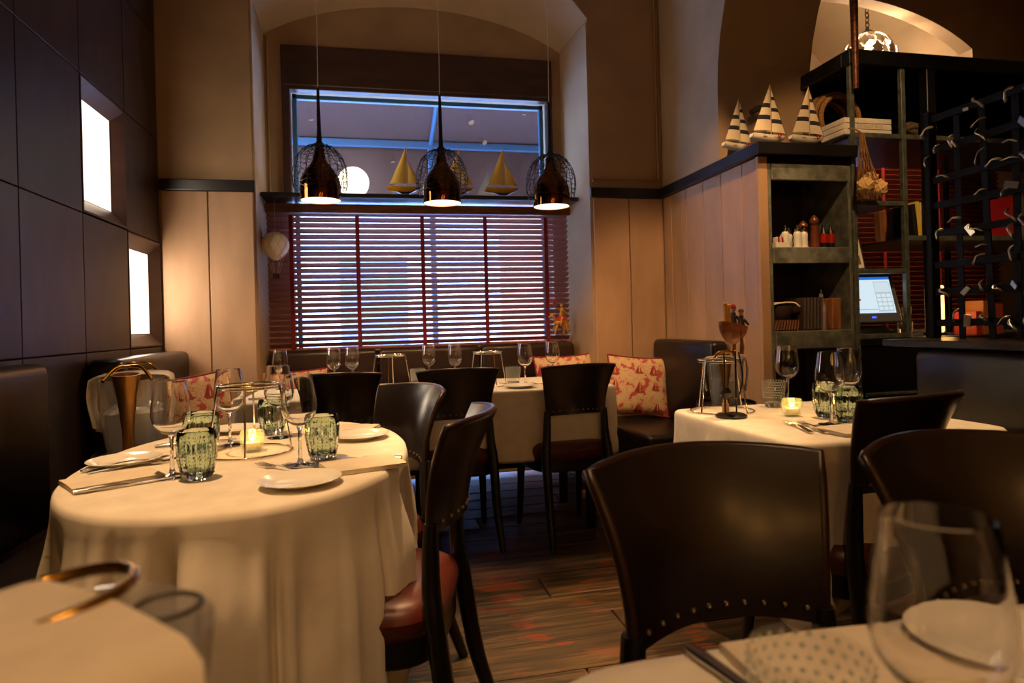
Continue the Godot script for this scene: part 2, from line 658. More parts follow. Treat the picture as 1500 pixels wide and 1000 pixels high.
func make_environment() -> void:
	var e := Environment.new()
	var sky := Sky.new()
	var sm := ProceduralSkyMaterial.new()
	sm.sky_top_color = srgb(140, 178, 240)
	sm.sky_horizon_color = srgb(168, 196, 242)
	sm.ground_horizon_color = srgb(150, 155, 165)
	sm.ground_bottom_color = srgb(120, 122, 130)
	sm.sky_energy_multiplier = 5.2
	sm.ground_energy_multiplier = 2.0
	sky.sky_material = sm
	e.background_mode = Environment.BG_SKY
	e.sky = sky
	e.tonemap_mode = Environment.TONE_MAPPER_LINEAR
	e.tonemap_exposure = 1.0
	e.sdfgi_enabled = true
	e.ssao_enabled = true
	e.ssil_enabled = true
	var w := WorldEnvironment.new()
	w.name = "environment"
	w.environment = e
	add_child(w)

func ceiling_spot(where: Vector3, to: Vector3, e: float, angle: float, label: String) -> void:
	# a small can on a bracket below the ceiling
	var t := thing("ceiling_spotlight", label, "spotlight", where, 0, "spotlights under the ceiling")
	var dir := (to - where).normalized()
	var side := dir.cross(Vector3.FORWARD if absf(dir.z) < 0.9 else Vector3.RIGHT).normalized()
	var b := Basis(side, -dir, side.cross(-dir))
	var xf := Transform3D(b, Vector3.ZERO)
	var can := mb()
	a_lathe(can, [Vector2(0, 0.15), Vector2(0.03, 0.15), Vector2(0.042, 0.13), Vector2(0.045, 0.0), Vector2(0.04, 0.0), Vector2(0.036, 0.03), Vector2(0, 0.03)].map(func(v): return v), 20, xf)
	part("can", fin(can), M.plastic_black, t)
	var lens := mb()
	a_lathe(lens, [Vector2(0, 0.012), Vector2(0.034, 0.012), Vector2(0.034, 0.02), Vector2(0, 0.02)], 20, xf)
	part("lamp_lens", fin(lens), M.lamp_glow, t)
	part("bracket", tube([-dir * 0.1, Vector3(0, 3.75 - where.y, 0) - dir * 0.1], 0.008, 8), M.plastic_black, t)
	spot(where + dir * 0.01, to, WARM, e, angle, 0.03)

func make_lights() -> void:
	ceiling_spot(Vector3(-0.62, 3.45, -1.55), Vector3(-0.3, 0.75, -1.85), 8.0, 18.5, "black can spotlight aimed at the oval table")
	ceiling_spot(Vector3(1.75, 3.45, -2.05), Vector3(1.36, 0.75, -1.85), 7.0, 16.0, "black can spotlight aimed at the square table by the bar")
	ceiling_spot(Vector3(0.35, 3.45, 0.25), Vector3(0.45, 0.6, -0.5), 2.2, 22.0, "black can spotlight above the nearest table")
	ceiling_spot(Vector3(0.35, 3.45, -2.3), Vector3(0.62, 0.0, -1.75), 9.0, 15.0, "black can spotlight aimed at the floor boards in the aisle")
	ceiling_spot(Vector3(1.2, 3.45, -1.7), Vector3(1.85, 0.95, -3.65), 6.0, 17.5, "black can spotlight aimed at the cream boarded side wall")
	ceiling_spot(Vector3(1.5, 3.45, -0.9), Vector3(2.6, 1.75, -2.9), 5.0, 17.0, "black can spotlight aimed at the bar rack")
	ceiling_spot(Vector3(3.7, 3.45, -3.72), Vector3(3.75, 1.3, -4.22), 9.0, 30.0, "black can spotlight aimed at the blind behind the bar rack")
	ceiling_spot(Vector3(-0.4, 3.45, 0.4), Vector3(-0.25, 0.8, -0.4), 1.6, 20.0, "black can spotlight above the nearest wine bucket")

func arch_y(x: float, x0: float, x1: float, spring: float, rise: float) -> float:
	var t := (x - (x0 + x1) * 0.5) / ((x1 - x0) * 0.5)
	return spring + rise * (sqrt(maxf(0.0, 1.6 - t * t)) - sqrt(0.6)) / (sqrt(1.6) - sqrt(0.6))

func zy(poly: Array, x0: float, x1: float) -> ArrayMesh:
	# outline of (z, y) extruded along x
	var st := mb()
	a_prism(st, PackedVector2Array(poly), absf(x1 - x0), Transform3D(Basis(Vector3(0, 0, 1), Vector3(0, 1, 0), Vector3(-1, 0, 0)), Vector3((x0 + x1) * 0.5, 0, 0)))
	return fin(st)

func xz(poly: Array, y0: float, y1: float) -> ArrayMesh:
	# outline of (x, z) extruded along y
	var st := mb()
	a_prism(st, PackedVector2Array(poly), absf(y1 - y0), Transform3D(Basis(Vector3(1, 0, 0), Vector3(0, 0, 1), Vector3(0, -1, 0)), Vector3(0, (y0 + y1) * 0.5, 0)))
	return fin(st)

const LEFT := -1.166
const RIGHT := 1.925
const BACK := -4.0
const TOP := 3.75

func make_floor() -> void:
	var base := setting("floor", span(Vector3(-1.4, -0.15, -4.44), Vector3(5.6, -0.03, 4.1), 0.0), M.groove, "old wooden board floor")
	rng.seed = 11
	var meshes := {}
	var z := -4.44
	var row := 0
	while z < 4.0:
		var x := -1.3 - rng.randf() * 1.2
		while x < 5.4:
			var l := 1.4 + 0.4 * rng.randi_range(0, 3)
			var x0 := maxf(x, -1.3)
			var x1 := minf(x + l, 5.5)
			x += l
			if x1 - x0 < 0.05:
				continue
			var key := "%.3f" % (x1 - x0)
			if not meshes.has(key):
				meshes[key] = box(Vector3(x1 - x0 - 0.005, 0.03, 0.1735), 0.004)
			part("plank", meshes[key], M["plank%d" % rng.randi_range(0, 3)], base, tf(Vector3((x0 + x1) * 0.5, -0.015 - rng.randf() * 0.0015, z + 0.09)))
		z += 0.18
		row += 1

func light_box(zc: float, yc: float, label: String) -> void:
	var hz := 0.244
	var hy := 0.288
	var t := thing("wall_light_box", label, "wall light", Vector3(LEFT, yc, zc), 0, "light boxes set into the dark panelling")
	var w := 0.07
	var o := 0.002
	var i := -0.04
	for k in 4:
		# each mitred side of the splayed frame
		var rot := Basis(Vector3.RIGHT, k * PI / 2)
		var a := hz if k % 2 == 0 else hy
		var b := hy if k % 2 == 0 else hz
		var q := []
		for s in [-1.0, 1.0]:
			q.append([rot * Vector3(-0.075, b, s * a), rot * Vector3(o, b, s * a), rot * Vector3(o, b - 0.008, s * (a - 0.008)), rot * Vector3(i, b - w, s * (a - w)), rot * Vector3(-0.075, b - w, s * (a - w))])
		var st := mb()
		st.set_smooth_group(-1)
		var mid := rot * Vector3(-0.055, b - w * 0.45, 0)
		for j in 5:
			var j2 := (j + 1) % 5
			ctri(st, q[0][j], q[0][j2], q[1][j2], mid)
			ctri(st, q[0][j], q[1][j2], q[1][j], mid)
		for s in 2:
			for j in range(1, 4):
				ctri(st, q[s][0], q[s][j], q[s][j + 1], mid)
		part("frame_side", fin(st), M.frame_wood, t)
	part("lit_panel", box(Vector3(0.01, (hy - w) * 2 + 0.004, (hz - w) * 2 + 0.004), 0.0, tf(Vector3(-0.048, 0, 0))), M.box_glow, t, Transform3D.IDENTITY, "white lit panel")
	var l := AreaLight3D.new()
	l.area_size = Vector2((hz - w) * 2, (hy - w) * 2)
	l.light_color = Color(1.0, 0.90, 0.78)
	l.light_energy = 0.5
	l.shadow_enabled = true
	add_child(l)
	l.position = Vector3(LEFT - 0.038, yc, zc)
	l.rotation.y = -PI / 2

func make_walls() -> void:
	setting("ceiling", span(Vector3(-1.4, TOP, -4.75), Vector3(5.6, TOP + 0.2, 4.2), 0.0), M.plaster, "dim plaster ceiling")
	# left wall: dark stained panels
	var wl := setting("wall_left", span(Vector3(-1.4, 0, -4.75), Vector3(LEFT - 0.09, TOP, 4.1), 0.0), M.black_wood, "dark stained panelled wall")
	var rows := [0.0, 0.42, 1.005, 1.59, 2.175, 2.76, TOP]
	for c in 16:
		var z0 := -3.978 + c * 0.4965
		for r in rows.size() - 1:
			if (c == 0 and r == 2) or (c == 1 and r == 3):
				continue
			part("panel", box(Vector3(0.02, rows[r + 1] - rows[r] - 0.005, 0.4965 - 0.005), 0.0015), M.dark_wood if (c + r) % 2 == 0 else M.dark_wood_b, wl, tf(Vector3(LEFT - 0.01, (rows[r] + rows[r + 1]) * 0.5, z0 + 0.248)))
	light_box(-3.73, 1.297, "lower white light box, in the corner beside the cream boards")
	light_box(-3.234, 1.883, "upper white light box on the dark panelled wall")
	# back wall: two piers, arch and window wall
	var wb := setting("wall_back", null, null, "plaster wall with arched window recess")
	part("pier", span(Vector3(-1.4, 0, -4.75), Vector3(-0.66, TOP, BACK), 0.006), M.plaster, wb)
	part("pier", xz([Vector2(1.426, BACK), Vector2(1.376, -4.45), Vector2(1.376, -4.75), Vector2(2.6, -4.75), Vector2(2.6, BACK)], 0, TOP), M.plaster, wb)
	var st := mb()
	var n := 24
	for k in n:
		var xa := lerpf(-0.66, 1.426, float(k) / n)
		var xb := lerpf(-0.66, 1.426, float(k + 1) / n)
		var ba := lerpf(-0.66, 1.376, float(k) / n)
		var bb := lerpf(-0.66, 1.376, float(k + 1) / n)
		var ya := arch_y(xa, -0.66, 1.426, 3.07, 0.5)
		var yb := arch_y(xb, -0.66, 1.426, 3.07, 0.5)
		var ca := arch_y(ba, -0.66, 1.376, 3.02, 0.25)
		var cb := arch_y(bb, -0.66, 1.376, 3.02, 0.25)
		st.set_smooth_group(-1)
		quad(st, Vector3(xa, ya, BACK), Vector3(xa, TOP, BACK), Vector3(xb, TOP, BACK), Vector3(xb, yb, BACK))
		st.set_smooth_group(1)
		quad(st, Vector3(ba, ca, -4.45), Vector3(xa, ya, BACK), Vector3(xb, yb, BACK), Vector3(bb, cb, -4.45))
	part("arch", fin(st), M.plaster, wb)
	part("window_wall", span(Vector3(-0.7, 0.12, -4.75), Vector3(-0.52, TOP, -4.45), 0.0), M.plaster, wb)
	part("window_wall", span(Vector3(1.285, 0.12, -4.75), Vector3(1.42, TOP, -4.45), 0.0), M.plaster, wb)
	part("window_wall", span(Vector3(-0.52, 2.705, -4.75), Vector3(1.285, TOP, -4.45), 0.0), M.plaster, wb)
	part("window_wall", span(Vector3(-0.7, 0.032, -4.75), Vector3(1.42, 0.945, -4.452), 0.0), M.plaster, wb)
	part("window_wall", span(Vector3(-0.7, -0.1, -4.75), Vector3(-0.1, 0.12, -4.452), 0.0), M.plaster, wb)
	part("reveal_lining", span(Vector3(-0.6605, 0, -4.449), Vector3(-0.652, 3.04, -4.006), 0.001), M.plaster, wb)
	part("reveal_lining", xz([Vector2(1.424, -4.004), Vector2(1.375, -4.449), Vector2(1.367, -4.449), Vector2(1.416, -4.004)], 0, 3.04), M.plaster, wb)
	# cream boards below the rail
	var k := 0
	for x in [[-1.16, -0.91], [-0.91, -0.662], [1.43, 1.68], [1.68, 1.921]]:
		part("board", span(Vector3(x[0] + 0.003, 0, BACK), Vector3(x[1] - 0.003, 1.89, BACK + 0.016), 0.003), M.panel if k % 2 == 0 else M.panel_b, wb)
		k += 1
	# right wall: boarded half, plaster above with a wide arch through to the bar
	var wr := setting("wall_right", span(Vector3(RIGHT + 0.014, 0, -4.0), Vector3(RIGHT + 0.05, 1.89, -2.915), 0.0), M.groove, "boarded wall that ends at the bar shelves")
	var zs := [-3.986, -3.87, -3.665, -3.46, -3.26, -3.05, -2.925]
	for i in zs.size() - 1:
		part("board", span(Vector3(RIGHT, 0, zs[i] + 0.002), Vector3(RIGHT + 0.016, 1.89, zs[i + 1] - 0.002), 0.003), M.panel if i % 2 == 0 else M.panel_b, wr)
	part("end_post", span(Vector3(RIGHT - 0.002, 0, -2.925), Vector3(RIGHT + 0.05, 1.9, -2.898), 0.003), M.panel, wr)
	var poly := [Vector2(-4.1, TOP + 0.05), Vector2(-4.1, 1.955), Vector2(-3.27, 1.955), Vector2(-3.265, 2.2)]
	for a in 25:
		var t := PI - PI * a / 24.0
		poly.append(Vector2(-2.0 + 1.265 * cos(t), 2.35 + 1.2 * sin(t)))
	poly += [Vector2(-0.735, 0.0), Vector2(4.05, 0.0), Vector2(4.05, TOP + 0.05)]
	part("plaster", zy(poly, RIGHT, 2.51), M.plaster, wr)
	# black rails
	setting("trim_1", span(Vector3(LEFT + 0.004, 1.892, BACK), Vector3(-0.652, 1.955, BACK + 0.034), 0.004), M.black_rail, "black rail on the narrow wall beside the light boxes")
	setting("trim_2", span(Vector3(1.412, 1.892, BACK), Vector3(RIGHT, 1.955, BACK + 0.034), 0.004), M.black_rail, "black rail on the wall between window and corner")
	setting("trim_3", span(Vector3(RIGHT - 0.032, 1.892, BACK + 0.02), Vector3(RIGHT + 0.03, 1.955, -2.86), 0.004), M.black_rail, "black rail along the boarded side wall")
	# walls of the bar room and behind the viewer
	setting("wall_front", span(Vector3(-1.4, 0, 4.0), Vector3(5.6, TOP, 4.2), 0.0), M.plaster, "plaster wall behind the viewer")
	setting("wall_bar_side", span(Vector3(5.4, 0, -6.1), Vector3(5.6, TOP, 4.1), 0.0), M.plaster, "plaster wall at the end of the bar")
	var bb2 := setting("wall_bar", null, null, "bar wall with an arched vault")
	part("plaster", span(Vector3(2.51, 0, -4.6), Vector3(3.6, 2.4, -4.3), 0.0), M.plaster, bb2)
	part("plaster", span(Vector3(3.6, 0, -4.6), Vector3(4.0, 1.65, -4.3), 0.0), M.plaster, bb2)
	part("plaster", span(Vector3(3.6, 1.95, -4.6), Vector3(4.0, 2.4, -4.3), 0.0), M.plaster, bb2)
	part("plaster", span(Vector3(4.0, 0, -4.6), Vector3(5.5, 2.4, -4.3), 0.0), M.plaster, bb2)
	var va := mb()
	var sp := mb()
	for i in 24:
		var xa := lerpf(2.3, 4.83, i / 24.0)
		var xb := lerpf(2.3, 4.83, (i + 1) / 24.0)
		var ya := arch_y(xa, 2.3, 4.83, 3.22, 0.34)
		var yb := arch_y(xb, 2.3, 4.83, 3.22, 0.34)
		sp.set_smooth_group(-1)
		quad(sp, Vector3(xa, ya, -4.3), Vector3(xa, 4.8, -4.3), Vector3(xb, 4.8, -4.3), Vector3(xb, yb, -4.3))
		quad(sp, Vector3(xa, ya, -4.42), Vector3(xa, ya, -4.3), Vector3(xb, yb, -4.3), Vector3(xb, yb, -4.42))
		quad(sp, Vector3(xb, yb, -4.42), Vector3(xb, 4.8, -4.42), Vector3(xa, 4.8, -4.42), Vector3(xa, ya, -4.42))
		# the room behind has a higher vault of its own
		var va0 := arch_y(xa, 2.3, 4.83, 3.75, 0.75)
		var vb0 := arch_y(xb, 2.3, 4.83, 3.75, 0.75)
		va.set_smooth_group(1)
		quad(va, Vector3(xa, va0 - 0.15, -6.0), Vector3(xa, va0, -4.36), Vector3(xb, vb0, -4.36), Vector3(xb, vb0 - 0.15, -6.0))
	part("vault", fin(va), M.plaster, bb2)
	part("spandrel", fin(sp), M.plaster, bb2)
	part("end_wall", span(Vector3(2.2, 2.0, -6.1), Vector3(5.0, 4.8, -5.95), 0.0), M.plaster, bb2)
	part("side_wall", span(Vector3(4.83, 2.3, -6.0), Vector3(5.5, 4.8, -4.3), 0.0), M.plaster, bb2)
	part("side_wall", span(Vector3(2.1, 2.3, -6.0), Vector3(2.32, 4.8, -4.2), 0.0), M.plaster, bb2)
	part("vault_floor", span(Vector3(2.3, 2.3, -6.0), Vector3(5.0, 2.4, -4.5), 0.0), M.plaster, bb2)
	part("vault_roof", span(Vector3(2.1, 4.8, -6.1), Vector3(5.5, 4.95, -4.3), 0.0), M.plaster, bb2)

func make_window() -> void:
	var w := setting("window_1", null, null, "wide window with a dark brown frame")
	var fz0 := -4.50
	var fz1 := -4.43
	part("header_board", span(Vector3(-0.545, 2.69, -4.45), Vector3(1.30, 2.955, -4.425), 0.006), M.frame_wood, w)
	part("window_frame", span(Vector3(-0.545, 1.93, fz0), Vector3(-0.495, 2.70, fz1), 0.005), M.frame_wood, w)
	part("window_frame", span(Vector3(1.262, 1.93, fz0), Vector3(1.30, 2.70, fz1), 0.005), M.frame_wood, w)
	part("window_frame", span(Vector3(-0.5, 2.665, fz0), Vector3(1.27, 2.695, fz1), 0.005), M.frame_wood, w)
	part("sash", span(Vector3(-0.495, 0.945, -4.60), Vector3(-0.465, 2.68, -4.56), 0.004), M.steel_blue, w)
	part("sash", span(Vector3(1.235, 0.945, -4.60), Vector3(1.265, 2.68, -4.56), 0.004), M.steel_blue, w)
	part("sash", span(Vector3(-0.495, 2.645, -4.60), Vector3(1.265, 2.675, -4.56), 0.004), M.steel_blue, w)
	part("window_sill", span(Vector3(-0.52, 0.925, -4.66), Vector3(1.285, 0.95, -4.36), 0.004), M.plaster, w)
	part("glass_pane", span(Vector3(-0.5, 0.95, -4.582), Vector3(1.27, 2.68, -4.578), 0.0), M.window_glass, w)
	# shelf across the recess
	solo("window_shelf", span(Vector3(-0.648, 1.898, -4.42), Vector3(1.385, 1.925, -4.14), 0.005), M.black_rail, "dark shelf across the window recess, above the blind", "shelf")
	# venetian blind
	var b := thing("venetian_blind", "red brown wooden venetian blind over the wide window", "blind", Vector3(0.36, 0, -4.375))
	part("valance", box(Vector3(2.03, 0.058, 0.028), 0.004, tf(Vector3(0, 1.860, 0.042))), M.valance, b)
	var sl := mb()
	for k in 3:
		# a slightly crowned slat
		var a0 := -0.5 + k / 3.0
		var a1 := -0.5 + (k + 1) / 3.0
		var mid := (a0 + a1) * 0.5
		a_box(sl, tf(Vector3(0, 0.002 - 0.012 * mid * mid, mid * 0.0485), Vector3(0.12 * mid, 0, 0)), Vector3(2.02, 0.0026, 0.0168), 0.0006)
	var slat := fin(sl)
	for k in 24:
		part("slat", slat, M.slat, b, tf(Vector3(0, 0.975 + k * 0.0372, 0), Vector3(deg_to_rad(-32), 0, 0)))
	for x in [-0.5, -0.082, 0.343, 0.773, 1.205]:
		part("tape", box(Vector3(0.026, 0.87, 0.0015), 0.0, tf(Vector3(x - 0.36, 1.385, 0.027))), M.tape, b)
	part("bottom_rail", box(Vector3(2.02, 0.016, 0.05), 0.003, tf(Vector3(0, 0.951, 0))), M.slat, b)
	# what stands outside
	solo("threshold_plate", span(Vector3(-0.1, -0.11, -5.3), Vector3(1.42, -0.01, -4.46), 0.002), M.steel_blue, "steel blue threshold plate at the foot of the window wall", "threshold")
	setting("street", span(Vector3(-14, -0.3, -22), Vector3(16, -0.12, -4.75), 0.0), M.street, "pale street paving outside the window")
	var fa := thing("building_facade", "pale building across the street, seen between the blind slats", "building", Vector3(0, -0.12, -13))
	part("wall", span(Vector3(-14, 0, -0.4), Vector3(2.6, 9, 0), 0.0), M.facade, fa)
	part("brick_wall", span(Vector3(2.6, 0, -0.4), Vector3(16, 9, 0), 0.0), M.brick_out, fa)
	for x in [-5.2, -3.0, -0.6, 3.6, 6.2]:
		part("shop_window", span(Vector3(x, 0.5, 0.0), Vector3(x + 1.3, 2.6, 0.05), 0.01), M.shop_glass, fa)
	for x in [-5.2, -3.0, -0.6, 1.4, 3.6, 6.2]:
		part("upper_window", span(Vector3(x, 3.8, 0.0), Vector3(x + 1.1, 5.6, 0.05), 0.01), M.shop_glass, fa)
	var aw := thing("awning", "dull mauve fabric awning on steel blue bars outside the upper window", "awning", Vector3(0, 0, -4.76))
	var roof := func(u: float, v: float) -> Vector3:
		return Vector3(lerpf(-2.6, 3.4, u), lerpf(3.45, 2.93, v) - 0.03 * sin(v * PI), lerpf(-0.02, -1.8, v))
	part("fabric", sheet(roof, 12, 6, 0.004), M.awning, aw)
	var val := func(u: float, v: float) -> Vector3:
		return Vector3(lerpf(-2.6, 3.4, u), lerpf(2.93, 2.22, v), -1.8 + 0.012 * sin(u * 60.0))
	part("valance", sheet(val, 90, 2, 0.004), M.awning, aw)
	part("front_bar", box(Vector3(6.0, 0.07, 0.05), 0.006, tf(Vector3(0.4, 2.90, -1.74))), M.steel_blue, aw)
	for x in [-2.3, 0.62, 3.0]:
		part("rafter", tube([Vector3(x, 3.42, -0.02), Vector3(x, 2.9, -1.74)], 0.022, 8), M.steel_blue, aw)
	for x in [-2.3, 0.62, 3.0]:
		part("post", box(Vector3(0.06, 3.0, 0.06), 0.006, tf(Vector3(x, 1.4, -1.74))), M.steel_blue, aw)
	part("strut", tube([Vector3(1.95, 1.9, -0.1), Vector3(2.2, 2.85, -1.7)], 0.02, 8), M.steel_blue, aw)

# ------------------------------------------------------------------ furniture
func chair_back(u: float, v: float) -> Vector3:
	# u across -1..1, v up 0..1; concave towards the sitter (+z)
	var hw := 0.152 + 0.04 * pow(v, 1.9)
	var y := 0.625 + 0.238 * v + 0.010 * (1 - u * u) * (1 - v) + 0.010 * (1 - u * u) * v
	var z := -0.205 - 0.06 * v * v - 0.02 * v + 0.075 * u * u * (0.6 + 0.4 * v)
	return Vector3(u * hw, y, z - 0.03)

func make_chair(label: String) -> Node3D:
	var t := thing("dining_chair", label, "chair", Vector3.ZERO, 0, "dark leather dining chairs")
	part("seat", lathe([Vector2(0, 0.40), Vector2(0.97, 0.40), Vector2(1.0, 0.425), Vector2(1.02, 0.445), Vector2(0.99, 0.465), Vector2(0.9, 0.479), Vector2(0.7, 0.486), Vector2(0.4, 0.489), Vector2(0, 0.49)], 32, 3.6, 0.205, 0.205), M.seat_leather, t, Transform3D.IDENTITY, "oxblood leather seat")
	part("apron", lathe([Vector2(0, 0.345), Vector2(0.95, 0.345), Vector2(0.97, 0.35), Vector2(0.97, 0.405), Vector2(0, 0.405)], 32, 3.8, 0.205, 0.205), M.black_wood, t)
	var back := part("backrest", sheet(func(u, v): return chair_back(u * 2 - 1, v), 16, 8, 0.018), M.chair_leather, t)
	var rim := []
	for k in 9:
		rim.append(chair_back(-1, k / 8.0))
	for k in range(1, 16):
		rim.append(chair_back(-1 + k / 8.0, 1))
	for k in 9:
		rim.append(chair_back(1, 1 - k / 8.0))
	part("back_edging", tube(rim, 0.0095, 8), M.worn_edge, back)
	for s in [-1.0, 1.0]:
		var b := chair_back(s, 0.1)
		part("leg", tube(curve([Vector3(s * 0.185, 0, -0.30), Vector3(s * 0.172, 0.2, -0.235), Vector3(s * 0.168, 0.42, -0.2), Vector3(s * 0.158, 0.52, -0.19), b + Vector3(0, 0, -0.002)], 6), [0.015, 0.016, 0.017, 0.018, 0.019, 0.02, 0.021, 0.022, 0.022, 0.023, 0.023, 0.023, 0.023, 0.023, 0.023, 0.022, 0.022, 0.021, 0.021, 0.02, 0.02, 0.019, 0.018, 0.017, 0.016], 8), M.black_wood, t)
		part("leg", tube(curve([Vector3(s * 0.178, 0, 0.195), Vector3(s * 0.172, 0.2, 0.17), Vector3(s * 0.168, 0.4, 0.165)], 5), [0.014, 0.015, 0.016, 0.017, 0.018, 0.019, 0.02, 0.021, 0.022, 0.022, 0.022], 8), M.black_wood, t)
	var head := ball(0.005, 8)
	for side in [0.010, -0.010]:
		for k in 10:
			var u := -0.84 + 1.68 * k / 9.0
			part("nail_head", head, M.nail, back, tf(chair_back(u, 0.085) + Vector3(0, 0, side)))
	return t

func chair_at(proto: Node3D, top: Vector2, face: Vector2, label: String) -> Node3D:
	# top: middle of the top rail on plan (x, z); face: the way the sitter looks
	var turn := atan2(face.x, face.y)
	var off := Vector3(0, 0, -0.30).rotated(Vector3.UP, turn)
	var p := Vector3(top.x - off.x, 0, top.y - off.z)
	if proto.get_meta("label") == "":
		proto.position = p
		proto.rotation.y = turn
		proto.set_meta("label", label)
		return proto
	return copy(proto, "dining_chair", p, turn, label, "dark leather dining chairs")

func bench_run(called_label: String, back: Vector3, back2: Vector3, seat: Vector3, seat2: Vector3, m: Material, seams: Array, along_x: bool) -> void:
	var t := thing("banquette_bench", called_label, "bench")
	var lo := Vector3(minf(back.x, back2.x), minf(back.y, back2.y), minf(back.z, back2.z))
	var hi := Vector3(maxf(back.x, back2.x), maxf(back.y, back2.y), maxf(back.z, back2.z))
	var cuts := [lo.x if along_x else lo.z] + seams + [hi.x if along_x else hi.z]
	for k in cuts.size() - 1:
		var a := lo
		var b := hi
		if along_x:
			a.x = cuts[k] + 0.0015
			b.x = cuts[k + 1] - 0.0015
		else:
			a.z = cuts[k] + 0.0015
			b.z = cuts[k + 1] - 0.0015
		part("backrest", round_box(a, b, 0.035), m, t)
	part("seat", round_box(Vector3(minf(seat.x, seat2.x), seat.y, minf(seat.z, seat2.z)), Vector3(maxf(seat.x, seat2.x), seat2.y, maxf(seat.z, seat2.z)), 0.03), m, t)

func round_box(a: Vector3, b: Vector3, r: float) -> ArrayMesh:
	# box with rounded edges: a sphere split over the eight corners
	var h := (b - a).abs() * 0.5
	var rr := minf(r, minf(h.x, minf(h.y, h.z)) * 0.95)
	var st := mb()
	st.set_smooth_group(1)
	var n := 16
	var k := 10
	var p := []
	for i in k + 1:
		var ph := PI * i / k - PI / 2
		var row := []
		for j in n + 1:
			var th := TAU * (j % n) / n + 0.0001
			var d := Vector3(cos(ph) * cos(th), sin(ph), cos(ph) * sin(th))
			if i == 0 or i == k:
				d = Vector3(cos(th) * 0.001, signf(ph), sin(th) * 0.001)
			row.append((a + b) * 0.5 + d * rr + Vector3(signf(d.x) * (h.x - rr), signf(d.y + 0.0001) * (h.y - rr), signf(d.z) * (h.z - rr)))
		p.append(row)
	for i in k:
		for j in n:
			quad(st, p[i][j + 1], p[i + 1][j + 1], p[i + 1][j], p[i][j])
	var m0 := (a + b) * 0.5
	st.set_smooth_group(1)
	for j in n:
		tri(st, m0 + Vector3(0, h.y, 0), p[k][j], p[k][j + 1])
		tri(st, m0 - Vector3(0, h.y, 0), p[0][j + 1], p[0][j])
	return fin(st)

func make_benches() -> void:
	bench_run("dark brown leather bench below the window blind", Vector3(-0.64, 0.47, -4.34), Vector3(1.355, 0.945, -4.2), Vector3(-0.64, 0.2, -4.2), Vector3(1.36, 0.46, -3.8), M.bench_brown, [0.03, 0.70], true)
	bench_run("black leather bench against the dark panels, nearest the viewer", Vector3(LEFT + 0.006, 0.44, -2.42), Vector3(-1.05, 0.99, 1.2), Vector3(-1.05, 0.1, -2.42), Vector3(-0.72, 0.45, 1.2), M.bench_leather, [-1.2, 0.0], false)
	bench_run("dark leather corner bench below the lower light box", Vector3(LEFT, 0.45, -3.97), Vector3(-1.02, 0.975, -2.95), Vector3(-1.02, 0.1, -3.97), Vector3(-0.7, 0.46, -2.95), M.bench_leather, [], false)
	bench_run("dark leather bench along the cream boarded wall", Vector3(1.81, 0.45, -3.97), Vector3(1.92, 0.955, -3.2), Vector3(1.42, 0.1, -3.97), Vector3(1.81, 0.46, -3.2), M.bench_leather, [], false)
	bench_run("black leather bench in front of the bottle lattice", Vector3(1.76, 0.44, -1.82), Vector3(1.88, 0.965, 0.6), Vector3(1.45, 0.1, -1.3), Vector3(1.76, 0.45, 0.6), M.bench_leather, [-0.6], false)
	solo("bench_ledge", span(Vector3(1.765, 0.966, -1.95), Vector3(2.05, 0.99, 0.6), 0.004), M.black_wood, "black ledge on top of the bench below the bottle lattice", "ledge")

func make_cushion(at_: Vector3, w: float, h: float, turn: Vector3, label: String) -> void:
	var t := thing("cushion", label, "cushion", at_, 0, "cushions printed with red sailing boats")
	t.rotation = turn
	var edge := func(u: float, v: float) -> Vector2:
		var a := u * 2 - 1
		var b := v * 2 - 1
		return Vector2(a * w * 0.5 * (1 - 0.07 * (1 - b * b)), b * h * 0.5 * (1 - 0.07 * (1 - a * a)))
	for s in [1.0, -1.0]:
		var f := func(u: float, v: float) -> Vector3:
			var uu := u if s > 0 else 1 - u
			var e: Vector2 = edge.call(uu, v)
			var a := uu * 2 - 1
			var b := v * 2 - 1
			var th := 0.06 * pow(maxf(0, (1 - a * a) * (1 - b * b)), 0.45) * (1 + 0.06 * sin(uu * 9.0 + v * 7.0))
			return Vector3(e.x, e.y, s * th)
		part("cover_front" if s > 0 else "cover_back", sheet(f, 18, 18), M.cushion, t)
	var rim := []
	for k in 16:
		rim.append(edge.call(k / 16.0, 0.0))
	for k in 16:
		rim.append(edge.call(1.0, k / 16.0))
	for k in 16:
		rim.append(edge.call(1 - k / 16.0, 1.0))
	for k in 16:
		rim.append(edge.call(0.0, 1 - k / 16.0))
	part("piping", tube(rim.map(func(e): return Vector3(e.x, e.y, 0)), 0.006, 6, true), M.piping, t, Transform3D.IDENTITY, "dark red piping")

